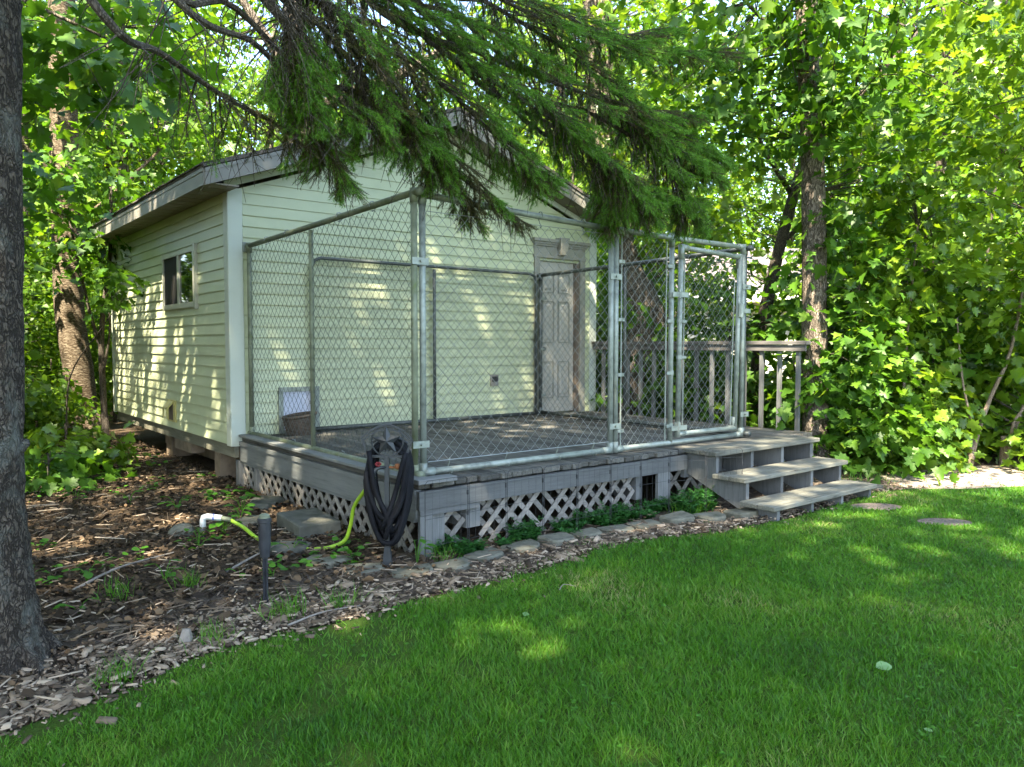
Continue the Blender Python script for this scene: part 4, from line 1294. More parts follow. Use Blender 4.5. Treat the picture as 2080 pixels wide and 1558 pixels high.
# ------------------------------------------------------------------ ground cover: chips, litter, grass, ferns, weeds
rng = np.random.default_rng(21)
def boxchips(P, Lh, Wd, Th, rng, tilt=0.35, z0=0.01):
    n = len(P)
    a = rng.uniform(0, 2 * np.pi, n)
    D = np.stack([np.cos(a), np.sin(a), rng.normal(0, tilt, n) * 0.5], 1)
    Nn = np.stack([rng.normal(0, tilt, n), rng.normal(0, tilt, n), np.ones(n)], 1)
    T = np.array([(-.5, -.5, 0), (.5, -.42, 0), (.42, .5, 0), (-.4, .46, 0), (-.45, -.45, 1), (.42, -.40, 1), (.38, .42, 1), (-.36, .42, 1)])
    F = np.array([(4, 5, 6, 7), (0, 1, 5, 4), (1, 2, 6, 5), (2, 3, 7, 6), (3, 0, 4, 7)])
    D = unit(D)
    R = unit(np.cross(D, Nn))
    Nn = np.cross(R, D)
    P3 = np.concatenate([P, rng.uniform(z0, z0 + 0.02, (n, 1))], 1)
    V = P3[:, None] + T[None, :, 0:1] * Wd[:, None, None] * R[:, None] + T[None, :, 1:2] * Lh[:, None, None] * D[:, None] + T[None, :, 2:3] * Th[:, None, None] * Nn[:, None]
    FF = (F[None] + (np.arange(n) * 8)[:, None, None]).reshape(-1, 4)
    return V.reshape(-1, 3), FF
def mulch_zone(P):
    """1 on the chip strip along the lawn edge, falling off to the litter"""
    d = edge_dist(P, LAWN_EDGE)
    return d
P, r_ = sector(rng, 190000, 1.6, 11.0, 0.78, 0.3)
inl = inside(P, LAWN)
d = edge_dist(P, LAWN_EDGE)
near_left = P[:, 0] < -0.4
band = np.where(near_left, 0.50, np.where(P[:, 0] < 2.6, 0.28, 0.45))
keep = np.where(inl, rng.uniform(0, 1, len(P)) < np.exp(-d / 0.05) * 0.45, rng.uniform(0, 1, len(P)) < np.clip(1.4 - (d / band) ** 1.4, 0.0, 1)) & ~blocked(P)
keep &= ~((P[:, 1] > -3.0) & (P[:, 0] > 0.0) & (P[:, 0] < 4.6))
keep &= ~((P[:, 0] > 4.9) & (rng.uniform(0, 1, len(P)) < 0.85))
P = P[keep][:42000]
n = len(P)
Lh = rng.lognormal(math.log(0.019), 0.6, n).clip(0.007, 0.085)
V, F = boxchips(P, Lh, Lh * rng.uniform(0.2, 0.5, n), Lh * rng.uniform(0.06, 0.16, n) + 0.002, rng)
me = npmesh('wood_chips', V, F, M['chips'])
link(bpy.data.objects.new('wood_chips', me), None, 'stuff')
# twigs and bark shreds in the bed
P, r_ = sector(rng, 16000, 1.7, 12.0, 0.75, 0.2)
P = P[~inside(P, LAWN) & ((P[:, 0] < 0.0) | (P[:, 1] < -3.15)) & (P[:, 0] < 4.8)][:3000]
n = len(P)
Lh = rng.lognormal(math.log(0.075), 0.5, n).clip(0.02, 0.25)
V, F = boxchips(P, Lh, rng.uniform(0.003, 0.007, n), rng.uniform(0.003, 0.006, n), rng, 0.2, 0.015)
link(bpy.data.objects.new('bed_twigs', npmesh('bed_twigs', V, F, M['chips'])), None, 'stuff')
# leaf litter on the forest floor
P, r_ = sector(rng, 100000, 2.2, 16.0, 0.85, 0.3)
inl = inside(P, LAWN)
d = edge_dist(P, LAWN_EDGE)
keep = ~inl & (rng.uniform(0, 1, len(P)) < np.clip((d - 0.25) / 0.35, 0.06, 1)) & ~((P[:, 1] > -2.95) & (P[:, 0] > 0.15) & (P[:, 0] < 4.55))
keep &= ~((P[:, 0] > 1.0) & (P[:, 1] < -3.0) & (rng.uniform(0, 1, len(P)) < 0.9))
P = P[keep][:40000]
n = len(P)
CURL = np.array([(0, 0, .12), (.34, .3, .0), (.30, .7, .18), (0, 1, .05), (-.33, .68, .02), (-.30, .28, .22), (0, .5, .02)])
CF = np.array([(6, i, (i + 1) % 6) for i in range(6)])
a = rng.uniform(0, 2 * np.pi, n)
D = np.stack([np.cos(a), np.sin(a), rng.normal(0, .3, n)], 1)
Nn = np.stack([rng.normal(0, .4, n), rng.normal(0, .4, n), np.ones(n)], 1)
V, F = stamp(CURL, CF, np.concatenate([P, rng.uniform(0.008, 0.03, (n, 1))], 1), D, Nn, rng.lognormal(math.log(0.029), 0.42, n).clip(0.015, 0.085))
link(bpy.data.objects.new('leaf_litter', npmesh('leaf_litter', V, F, M['litter'])), None, 'stuff')

# lawn blades
def blades(P, h, w, rng, lean=0.35, base=0.01):
    n = len(P)
    a = rng.uniform(0, 2 * np.pi, n)
    side = np.stack([np.cos(a), np.sin(a), np.zeros(n)], 1)
    ln = np.stack([rng.normal(0, lean, n), rng.normal(0, lean, n), np.ones(n)], 1)
    ln2 = ln + np.stack([rng.normal(0, lean, n), rng.normal(0, lean, n), -0.15 * np.ones(n)], 1)
    B = np.concatenate([P, np.full((n, 1), base)], 1)
    mid = B + ln * (h * 0.55)[:, None]
    tip = mid + unit(ln2) * (h * 0.5)[:, None]
    s = side * (w / 2)[:, None]
    V = np.stack([B - s, B + s, mid - s * 0.8, mid + s * 0.8, tip], 1).reshape(-1, 3)
    k = (np.arange(n) * 5)[:, None]
    F = np.concatenate([k + np.array([[0, 1, 3]]), k + np.array([[0, 3, 2]]), k + np.array([[2, 3, 4]])], 0)
    return V, F
def cheap_noise(P, f, seed):
    r = np.random.default_rng(seed)
    s = np.zeros(len(P))
    for k in range(6):
        d = r.normal(size=2)
        s += np.sin((P @ d) * f * (1 + 0.5 * k) + r.uniform(0, 6.28)) / (1 + 0.4 * k)
    return s / 2.2
P, r_ = sector(rng, 500000, 1.75, 10.5, 0.70, 0.12)
inl = inside(P, LAWN)
d = edge_dist(P, LAWN_EDGE)
e = cheap_noise(P, 9, 5) * 0.06
keep = np.where(inl, rng.uniform(0, 1, len(P)) < np.clip((d + e) / 0.14, 0.05, 1), (rng.uniform(0, 1, len(P)) < 0.10 * np.clip(1 - d / 0.3, 0, 1) * (cheap_noise(P, 6, 9) > 0.3))) & ~blocked(P)
bare = cheap_noise(P, 3.2, 31)
keep &= ~((P[:, 0] < -0.6) & (bare > 0.55) & (rng.uniform(0, 1, len(P)) < 0.7))
P, r_ = P[keep], r_[keep]
n = len(P)
hn = 0.032 * (1 + 0.22 * cheap_noise(P, 2.3, 77)) * rng.uniform(0.55, 1.35, n)
hn *= 1 + 0.30 * cheap_noise(P, 11.0, 13)
V, F = blades(P, hn, 0.0027 * (r_ / 2.4) ** 0.55 * rng.uniform(0.6, 1.5, n), rng, 0.55)
link(bpy.data.objects.new('lawn_grass', npmesh('lawn_grass', V, F, M['grass'])), None, 'stuff')

# clover and broad leaved weeds in the turf
P, r_ = sector(rng, 2600, 1.8, 9.0, 0.7, 0.0)
P = P[inside(P, LAWN) & (cheap_noise(P, 1.7, 55) > 0.15) & ~blocked(P)]
P3 = np.repeat(np.concatenate([P, rng.uniform(0.026, 0.048, (len(P), 1))], 1), 3, 0)
aa = np.repeat(rng.uniform(0, 6.28, len(P)), 3) + np.tile([0, 2.1, 4.2], len(P))
V, F = stamp(T0 * np.array([1.3, 1, 1]), F0, P3, np.stack([np.cos(aa), np.sin(aa), 0.15 + 0 * aa], 1), np.array([0, 0, 1.0]) + rng.normal(0, .25, (len(P3), 3)), np.repeat(rng.uniform(0.008, 0.016, len(P)), 3))
link(bpy.data.objects.new('clover', npmesh('clover', V, F, M['weed'])), None, 'stuff')
# sparse low green plants in the litter
P, r_ = sector(rng, 5200, 3.2, 15, 0.62, 0.0)
kk = ~inside(P, LAWN) & (P[:, 0] < 0.0) & (edge_dist(P, LAWN_EDGE) > 0.55) & (cheap_noise(P, 1.9, 18) + 0.09 * (P[:, 1] - 1) > 0.25)
P = P[kk][:520]
nn = 5
P3 = np.repeat(np.concatenate([P, np.full((len(P), 1), 0.03)], 1), nn, 0) + rng.normal(size=(len(P) * nn, 3)) * np.array([.045, .045, .018])
P3[:, 2] = np.abs(P3[:, 2]) + 0.012
aa = rng.uniform(0, 6.28, len(P3))
V, F = stamp(T0 * np.array([1.1, 1, 1]), F0, P3, np.stack([np.cos(aa), np.sin(aa), -0.1 + 0 * aa], 1), np.array([0, 0, 1.0]) + rng.normal(0, .3, (len(P3), 3)), rng.uniform(0.02, 0.06, len(P3)))
link(bpy.data.objects.new('low_weeds', npmesh('low_weeds', V, F, M['weed'])), None, 'stuff')

# feathery plants behind the edging stones
def plume(rng, c, n, h, spread):
    """n feathery fronds: a rib with little side leaflets"""
    P, D, Nn, S = [], [], [], []
    for i in range(n):
        a = rng.uniform(0, 2 * np.pi)
        out = np.array([math.cos(a), math.sin(a), 0])
        L_ = h * rng.uniform(0.6, 1.2)
        for k in range(9):
            t = (k + 1) / 9
            p = np.array(c) + out * spread * t ** 1.5 * rng.uniform(0.9, 1.1) + np.array([0, 0, L_ * (t - 0.35 * t * t)])
            for sg in (-1, 1):
                P.append(p)
                sd = np.cross(out, [0, 0, 1]) * sg
                D.append(sd + out * 0.7 + np.array([0, 0, 0.35]) + rng.normal(0, 0.25, 3))
                Nn.append(np.array([0, 0, 1]) + rng.normal(0, .3, 3))
                S.append(0.055 * (1.1 - 0.75 * t) * rng.uniform(.7, 1.2))
    return P, D, Nn, S
P, D, Nn, S = [], [], [], []
for k in range(72):
    x = rng.choice([rng.uniform(0.15, 0.45), rng.uniform(0.6, 2.0), rng.uniform(1.3, 2.6), rng.uniform(2.3, 2.75)], p=[.12, .38, .30, .20])
    yb = -3.17 if x < 2.2 else -3.28
    c = (x, yb + rng.uniform(-0.10, 0.10), 0.0)
    a, b, c_, s = plume(rng, c, 8, rng.uniform(0.08, 0.21) * (1.35 if x > 2.25 else 1.0), rng.uniform(0.06, 0.12))
    P += a
    D += b
    Nn += c_
    S += s
V, F = stamp(LEAF_LO[0] * np.array([.55, 1, 1]), LEAF_LO[1], np.array(P), np.array(D), np.array(Nn), np.array(S))
link(bpy.data.objects.new('yarrow_foliage', npmesh('yarrow_foliage', V, F, M['fern'])), None, 'stuff')
# blades among them and tufts
Pt = []
for (c, k, s) in (((-1.56, -2.78), 40, .06), ((-1.22, -2.83), 45, .05), ((-0.98, -3.62), 90, .07), ((-0.72, -3.66), 60, .06), ((-1.80, -3.92), 70, .07), ((-1.38, -3.72), 60, .08), ((2.4, -3.3), 120, .14), ((4.6, -3.5), 80, .12), ((4.9, -3.6), 60, .12), ((0.15, -3.25), 60, .08)):
    Pt.append(np.array(c) + rng.normal(size=(k, 2)) * s * 0.6)
Pt = np.concatenate(Pt)
V, F = blades(Pt, rng.uniform(0.06, 0.15, len(Pt)), rng.uniform(.003, .005, len(Pt)), rng, 0.4, 0.0)
link(bpy.data.objects.new('grass_tufts', npmesh('grass_tufts', V, F, M['grass'])), None, 'stuff')

# weeds: countable seedlings in the litter
def seedling(x, y, n, h, s, label, group='green seedlings in the leaf litter'):
    t = thing('seedling', label, 'seedling', (x, y, 0), group)
    mb = MB()
    P, D, Nn, S = [], [], [], []
    for i in range(n):
        a = random.uniform(0, 6.28)
        hh = h * random.uniform(0.5, 1.1)
        q = s * random.uniform(0.5, 1.3)
        tip = (x + q * math.cos(a), y + q * math.sin(a), hh)
        mb.tube([(x, y, -0.01), (x + 0.4 * q * math.cos(a), y + 0.4 * q * math.sin(a), hh * 0.7), tip], 0.0022, 4)
        P.append(tip)
        D.append((math.cos(a), math.sin(a), -0.1 + random.uniform(-.2, .2)))
        Nn.append((random.uniform(-.3, .3), random.uniform(-.3, .3), 1))
        S.append(s * random.uniform(0.8, 1.4))
    build(mb, 'stem', M['weed'], t)
    for p, d_, n_, s_ in zip(P, D, Nn, S):
        V, FF = stamp(T0, F0, np.array([p]), np.array([d_]), np.array([n_]), [s_])
        me = npmesh('leaf', V - np.array((x, y, 0)), FF, M['weed'])
        link(bpy.data.objects.new('leaf', me), t)
SEED = [(-0.92, -2.02, 5, .10, .075, 'broad leaved green seedling left of the pipe elbow and in front of the rock'), (-0.66, -1.72, 9, .11, .06, 'dense clump of round leaved weeds under the white pipe'), (-0.44, -1.42, 8, .12, .06, 'leafy weed clump between the pipe and the stake light'),
        (-0.30, -1.05, 7, .13, .075, 'bright green weed with large leaves near the flat mossy stone'), (-0.50, -2.52, 4, .09, .07, 'two leaved seedling right of the stake light body'), (-0.80, -2.95, 5, .07, .04, 'small seedling behind the stake light stake'),
        (-0.93, -2.80, 3, .06, .05, 'tiny seedling left of the stake light stake'), (-1.30, -2.70, 6, .13, .05, 'tall grassy weed in the open litter between the trunk and the stake light'), (-1.62, -2.35, 4, .08, .055, 'small weed beside the big trunk'),
        (-0.70, -0.75, 8, .11, .06, 'weed clump behind the pipe elbow in dappled shade'), (-0.95, -0.30, 6, .10, .06, 'weed in the middle of the leaf litter'), (-1.25, 0.20, 7, .12, .06, 'weed clump in front of the maple seedlings'), (-0.30, -0.45, 5, .09, .05, 'weed close to the far end of the side lattice'),
        (-0.28, -2.92, 3, .09, .055, 'single leaf seedling between the edging blocks and the lime hose'), (-0.02, -3.22, 6, .16, .05, 'tall weed growing at the deck corner behind the edging'), (-0.20, -2.60, 3, .08, .05, 'seedling at the bend of the lime hose'), (-1.75, -2.9, 4, .07, .05, 'seedling next to the roots of the big trunk')]
for s in SEED:
    seedling(*s)

# ------------------------------------------------------------------ trees
def limb_mesh(mb, pts, r0, r1, n=10, jit=0.06, steps=14):
    sp = smooth_path(pts, steps)
    mb.tube(sp, [r0 + (r1 - r0) * (i / (steps - 1)) ** 0.85 for i in range(steps)], n, jit=jit)
    return sp

def near_point(sp, p):
    return min(sp, key=lambda q: (q - p).length)

CAMV = np.array(CAM)
hi_leaf_mesh = {}
def leaf_objects(parent, P, D, Nn, S, mat, key):
    """big leaves that can be picked apart: one object each, sharing one mesh"""
    if key not in hi_leaf_mesh:
        hi_leaf_mesh[key] = npmesh('leaf', LEAF_HI[0], LEAF_HI[1], mat)
    me = hi_leaf_mesh[key]
    base = wpos(parent)
    for p, d_, n_, s_ in zip(P, D, Nn, S):
        d_ = Vector(d_).normalized()
        r_v = d_.cross(Vector(n_)).normalized()
        n_v = r_v.cross(d_)
        o = bpy.data.objects.new('leaf', me)
        q = Vector(p) - base
        o.matrix_local = Matrix(((r_v.x * s_, d_.x * s_, n_v.x * s_, q.x), (r_v.y * s_, d_.y * s_, n_v.y * s_, q.y), (r_v.z * s_, d_.z * s_, n_v.z * s_, q.z), (0, 0, 0, 1)))
        link(o, parent)
        o.matrix_basis = o.matrix_local if False else Matrix(((r_v.x * s_, d_.x * s_, n_v.x * s_, q.x), (r_v.y * s_, d_.y * s_, n_v.y * s_, q.y), (r_v.z * s_, d_.z * s_, n_v.z * s_, q.z), (0, 0, 0, 1)))

def in_view(P, margin=0.04):
    q = P - CAMV
    f = np.array(fwd)
    dep = q @ f
    x = (q @ np.array(r2)) / dep
    y = (q @ np.array(u2)) / dep
    return (dep > 0.3) & (abs(x) < 0.66 + margin) & (abs(y) < 0.495 + margin), dep

def maple(name, label, base, trunk, r0, r1, crowns, leaf, leafmat, barkmat, seed, detail='mid', limbs=(), nobj=0, cat='tree', group=None, twigs=True, tilt=0.5, sides=12, filt=None, crad=0.34):
    """trunk: path; crowns: list of (centre, radii, clusters, leaves per cluster)"""
    rng = np.random.default_rng(seed)
    random.seed(seed)
    t = thing(name, label, cat, base, group)
    mb = MB()
    sp = limb_mesh(mb, trunk, r0, r1, sides, 0.05, 16)
    # root flare
    b = Vector(trunk[0])
    mb.tube([b + Vector((0, 0, -0.1)), b + Vector((0, 0, 0.02)), b + Vector((0, 0, 0.35))], [r0 * 1.35, r0 * 1.2, r0 * 0.99], sides, jit=0.08)
    paths = list(sp)
    for (pts, a, c) in limbs:
        paths += limb_mesh(mb, pts, a, c, 8, 0.05, 10)
    tr = build(mb, 'trunk', barkmat, t, smooth=True)
    allp = [[], [], [], []]
    tw = MB()
    for (c, r, ncl, per) in crowns:
        C = ell(rng, ncl, c, r)
        C = C[C[:, 2] > 0.08]
        if filt is not None:
            C = C[filt(C)]
        if len(C) == 0:
            continue
        P, D, Nn, S = leaf_cloud(rng, C, crad * rng.uniform(.7, 1.3, len(C)), per, leaf, 0.4, tilt, axis=c)
        for lst, q in zip(allp, (P, D, Nn, S)):
            lst.append(q)
        if twigs:
            for q in C[::2]:
                qv = Vector(q)
                a = near_point(paths, qv - Vector((0, 0, 0.25 * (qv - b).length * 0.3)))
                m1 = a.lerp(qv, 0.5) + Vector((random.uniform(-.08, .08), random.uniform(-.08, .08), random.uniform(-.02, .12)))
                m0 = max(0.004, min(0.02, 0.006 * (qv - a).length + 0.003))
                tw.tube([a, m1, qv], [m0, m0 * 0.6, 0.0025], 4, cap=False)
    if twigs and tw.v:
        o = build(tw, 'twigs', M['barktwig'], t)
        o['kind'] = 'stuff'
    P, D, Nn, S = (np.concatenate(q) for q in allp)
    z_ok = P[:, 2] > 0.03
    P, D, Nn, S = P[z_ok], D[z_ok], Nn[z_ok], S[z_ok]
    if nobj:
        vis, dep = in_view(P, -0.03)
        score = np.where(vis, S / np.maximum(dep, 0.1) * rng.uniform(0.75, 1.0, len(P)), 0)
        # front-most leaves first
        idx = np.argsort(-score)[:nobj]
        leaf_objects(t, P[idx], D[idx], Nn[idx], S[idx], leafmat, leafmat.name)
        rest = np.ones(len(P), bool)
        rest[idx] = False
        P, D, Nn, S = P[rest], D[rest], Nn[rest], S[rest]
    T, F = {'hi': LEAF_HI, 'mid': LEAF_MID, 'lo': LEAF_LO}[detail]
    V, FF = stamp(T, F, P, D, Nn, S)
    o = bpy.data.objects.new('foliage', npmesh('foliage', V - np.array(base), FF, leafmat))
    link(o, t, 'stuff')
    return t

def dup(t, loc, rz, sc, label=None, group=None):
    c = t.copy()
    COL.objects.link(c)
    c.location = loc
    c.rotation_euler = (0, 0, rz)
    c.scale = (sc, sc, sc)
    if label:
        c['label'] = label
    if group:
        c['group'] = group
    for ch in list(t.children):
        q = ch.copy()
        COL.objects.link(q)
        q.parent = c
        for g in ch.children:
            w_ = g.copy()
            COL.objects.link(w_)
            w_.parent = q
    return c

# --- right hand maples -------------------------------------------------
maple('maple_tree', 'tall maple with a straight brown trunk behind the steps', (4.96, -2.91, 0), [(4.96, -2.91, -0.05), (5.03, -2.82, 1.82), (5.15, -2.69, 3.37), (5.24, -2.56, 4.44), (5.33, -2.42, 5.8), (5.4, -2.3, 8.0)], 0.135, 0.09,
      [((5.2, -2.7, 4.9), (1.8, 1.6, 1.7), 115, 13), ((5.6, -3.2, 3.6), (1.1, 0.7, 0.9), 34, 12), ((4.7, -2.0, 4.6), (1.5, 1.2, 1.0), 60, 13), ((5.0, -1.9, 7.8), (2.4, 2.4, 1.8), 60, 12), ((4.6, -2.6, 3.6), (0.7, 0.6, 0.5), 12, 12), ((5.15, -3.15, 1.2), (0.28, 0.2, 0.8), 16, 12), ((4.95, -3.0, 2.55), (0.35, 0.2, 0.35), 7, 10), ((5.0, -3.0, 3.75), (0.5, 0.25, 0.4), 14, 12), ((5.05, -2.85, 4.7), (0.6, 0.4, 0.7), 22, 14)], 0.118, M['maple'], M['barkbrown'], 101, 'mid',
      limbs=[([(5.15, -2.69, 3.4), (5.5, -3.0, 3.9), (6.1, -3.3, 4.6)], 0.045, 0.015), ([(5.2, -2.6, 4.2), (4.8, -2.4, 4.6), (4.3, -2.2, 5.0)], 0.04, 0.012)], nobj=110)
maple('maple_bush', 'dense low maple bush filling the bed right of the steps', (5.45, -2.95, 0), [(5.45, -2.95, -0.02), (5.5, -2.95, 0.9), (5.6, -3.0, 1.9)], 0.022, 0.008,
      [((5.35, -3.0, 0.75), (0.75, 0.55, 0.75), 62, 12), ((5.55, -3.4, 0.40), (0.65, 0.40, 0.40), 42, 12), ((5.5, -2.8, 1.8), (0.75, 0.6, 0.9), 50, 12)], 0.12, M['maple'], M['barkpale'], 102, 'hi', nobj=220, cat='bush', crad=0.26)
maple('maple_bush', 'sunlit young maple bush with bright leaves at the edge of the bare dirt', (6.1, -3.25, 0), [(6.1, -3.25, -0.02), (6.15, -3.25, 1.2), (6.25, -3.3, 2.6)], 0.022, 0.008,
      [((6.05, -3.25, 1.0), (0.65, 0.5, 0.75), 48, 12), ((6.2, -3.2, 2.4), (0.8, 0.65, 1.0), 72, 12), ((6.0, -3.55, 0.45), (0.45, 0.3, 0.4), 24, 10), ((6.7, -3.35, 0.55), (0.55, 0.3, 0.5), 30, 11)], 0.11, M['maple_sunlit'], M['barkpale'], 103, 'hi', nobj=200, cat='bush', crad=0.26)
maple('maple_sapling', 'slender maple sapling with pale curved stem by the bare dirt', (6.55, -3.78, 0), [(6.55, -3.78, -0.02), (6.62, -3.80, 0.3), (6.84, -3.85, 0.75), (7.1, -3.95, 1.3), (7.3, -4.0, 2.4), (7.3, -3.9, 3.6)], 0.028, 0.012,
      [((7.2, -4.0, 2.4), (0.8, 0.7, 1.1), 54, 12), ((7.0, -3.7, 3.9), (1.0, 1.0, 1.0), 54, 12)], 0.105, M['maple_sunlit'], M['barkpale'], 104, 'hi', limbs=[([(6.62, -3.80, 0.3), (6.5, -3.7, 0.9), (6.55, -3.6, 1.6)], 0.018, 0.007)], nobj=150)
maple('maple_sapling', 'young maple with several pale stems at the right edge of the bed', (6.95, -3.95, 0), [(6.95, -3.95, -0.02), (7.0, -4.0, 0.25), (7.2, -4.0, 0.5), (7.45, -4.1, 1.1), (7.6, -4.2, 2.2)], 0.03, 0.012,
      [((7.15, -4.45, 0.30), (0.5, 0.3, 0.30), 26, 11), ((7.3, -3.6, 0.6), (0.5, 0.35, 0.55), 26, 11), ((7.6, -4.2, 1.6), (0.8, 0.6, 1.0), 40, 12), ((7.9, -4.6, 2.8), (1.0, 0.9, 1.2), 40, 12)], 0.125, M['maple_sunlit'], M['barkpale'], 105, 'hi', limbs=[([(7.0, -4.0, 0.25), (6.95, -4.05, 0.5), (7.15, -4.15, 0.75)], 0.02, 0.01), ([(6.97, -3.97, 0.1), (7.15, -4.1, 0.16), (7.4, -4.2, 0.1)], 0.018, 0.008)], nobj=120)
maple('maple_tree', 'overhanging maple with bright sunlit leaves spreading in from the right', (5.6, -6.6, 0), [(5.6, -6.6, -0.05), (5.6, -6.5, 2.0), (5.4, -6.2, 4.5), (5.3, -6.0, 7.0)], 0.16, 0.08,
      [((5.05, -4.75, 4.4), (1.05, 0.9, 0.9), 62, 12), ((6.1, -4.6, 3.5), (1.0, 0.8, 1.0), 62, 12), ((6.0, -7.4, 6.4), (1.8, 1.8, 1.2), 40, 12)], 0.10, M['maple_sunlit'], M['barkbrown'], 106, 'hi',
      limbs=[([(5.5, -6.3, 3.6), (5.5, -5.6, 3.9), (5.05, -4.85, 4.3), (4.7, -4.4, 4.3)], 0.05, 0.012), ([(5.55, -6.4, 2.8), (5.9, -5.6, 3.2), (6.0, -4.9, 3.6)], 0.045, 0.012)], nobj=200)
maple('maple_tree', 'crooked dark maple trunk leaning between the kennel and the straight trunk', (6.2, -1.25, 0), [(6.2, -1.25, -0.05), (6.33, -1.33, 1.31), (6.46, -1.38, 2.08), (6.81, -1.46, 3.24), (7.13, -1.52, 4.23), (7.3, -1.5, 6.0)], 0.10, 0.05,
      [((6.6, -1.4, 4.6), (1.7, 1.5, 1.6), 95, 13), ((6.2, -0.9, 2.7), (0.7, 0.6, 0.5), 10, 10), ((7.2, -2.2, 3.5), (1.0, 0.9, 1.2), 50, 14)], 0.115, M['maple_sunlit'], M['barktwig'], 107, 'mid',
      limbs=[([(6.81, -1.46, 3.24), (6.4, -1.2, 4.0), (6.2, -1.0, 5.0)], 0.04, 0.015), ([(6.6, -1.4, 2.6), (7.1, -1.9, 3.3), (7.5, -2.3, 4.2)], 0.035, 0.012)])
lt = maple('leaning_tree', 'thick leaning tree trunk with a broken stub seen through the kennel mesh', (5.0, -0.35, 0), [(5.0, -0.30, -0.05), (5.02, -0.30, 0.8), (5.16, -0.36, 1.7), (5.06, -0.12, 2.5), (4.98, 0.1, 3.4), (5.0, 0.3, 5.0), (5.1, 0.5, 7.5)], 0.15, 0.20,
      [((5.1, 0.2, 5.4), (1.9, 1.8, 1.6), 120, 13), ((4.9, -0.2, 3.6), (1.0, 0.9, 0.8), 40, 12), ((5.5, -0.6, 2.9), (0.9, 0.7, 0.5), 22, 13)], 0.115, M['maple_sunlit'], M['barkbrown'], 108, 'mid', limbs=[([(5.12, -0.3, 2.1), (5.25, -0.45, 1.75), (5.36, -0.58, 1.52)], 0.20, 0.085)], nobj=0)
# low saplings along the deck rail and behind
k = 0
for (x, y, h, lab) in ((5.3, -1.6, 1.15, 'low maple sapling behind the railing end'), (5.35, -0.7, 1.2, 'low maple sapling behind the middle of the railing'), (5.4, 0.3, 1.5, 'maple sapling beside the shed door corner'), (6.6, -2.4, 1.7, 'maple sapling in the shade behind the straight trunk'), (7.4, -3.0, 1.9, 'maple sapling deep in the shade behind the sunlit bush'), (6.2, 0.9, 1.0, 'maple sapling between the shed and the neighbouring house'), (8.2, -2.4, 1.7, 'leafy maple sapling in front of the neighbouring house wall')):
    maple('maple_sapling', lab, (x, y, 0), [(x, y, -0.02), (x + .03, y, h * .6), (x + .05, y + .05, h * 1.35)], 0.02, 0.007, [((x, y, h * 0.62), (0.75, 0.7, h * 0.62), 42 + int(14 * h), 11), ((x + .1, y, h * 1.5), (0.7, 0.7, 0.5), 16, 11)], 0.125, M['maple'], M['barktwig'], 120 + k, 'mid', crad=0.28, nobj=40 if k < 2 else 0)
    k += 1

# --- left side ---------------------------------------------------------
mb = MB()
random.seed(5)
TB = Vector((-2.152, -3.393, 0))
path = smooth_path([(TB.x - 0.0, TB.y, -0.1), (TB.x, TB.y, 0.0), (TB.x, TB.y, 0.12), (TB.x - 0.02, TB.y - 0.01, 0.35), (TB.x - 0.035, TB.y - 0.01, 0.7), (TB.x - 0.015, TB.y - 0.01, 1.4), (TB.x + 0.02, TB.y, 2.6), (TB.x + 0.04, TB.y + 0.02, 3.4), (TB.x + 0.05, TB.y + 0.02, 6.0), (TB.x + 0.05, TB.y, 10.5)], 60)
rad = []
for p in path:
    z = max(p.z, 0)
    rad.append((0.172 - 0.008 * z + 0.035 * math.exp(-z / 0.08) + 0.012 * math.exp(-z / 0.4)) if z < 8 else 0.10)
mb.tube(path, rad, 40, jit=0.02)
for a in (-0.9, 0.1, 1.0, 2.2, 3.4, 4.6):
    d = Vector((math.cos(a), math.sin(a), 0))
    mb.tube([TB + d * 0.12 + Vector((0, 0, 0.16)), TB + d * 0.19 + Vector((0, 0, 0.05)), TB + d * 0.25 + Vector((0, 0, 0.0)), TB + d * 0.32 + Vector((0, 0, -0.04))], [0.05, 0.038, 0.024, 0.012], 10, jit=0.1)
for (z, a) in ((2.74, -0.6), (2.05, -0.3), (1.62, -0.75), (0.9, -0.5)):
    d = Vector((math.cos(a), math.sin(a), 0))
    mb.tube([TB + d * 0.12 + Vector((-0.02, 0, z)), TB + d * 0.19 + Vector((-0.02, 0, z + 0.01))], [0.045, 0.025], 9, jit=0.12)
spruce = thing('spruce_tree', 'large spruce with a grey scaly trunk at the left and boughs hanging over the deck', 'tree', (TB.x, TB.y, 0))
tk = build(mb, 'trunk', M['barkgrey'], spruce, smooth=True)
tex = bpy.data.textures.new('bark_relief', 'VORONOI')
tex.noise_scale = 0.035
tex.distance_metric = 'DISTANCE'
ss = tk.modifiers.new('sub', 'SUBSURF')
ss.levels = 1
ss.render_levels = 1
dm_ = tk.modifiers.new('relief', 'DISPLACE')
dm_.texture = tex
dm_.strength = 0.022
dm_.mid_level = 0.4
dm_.texture_coords = 'LOCAL'

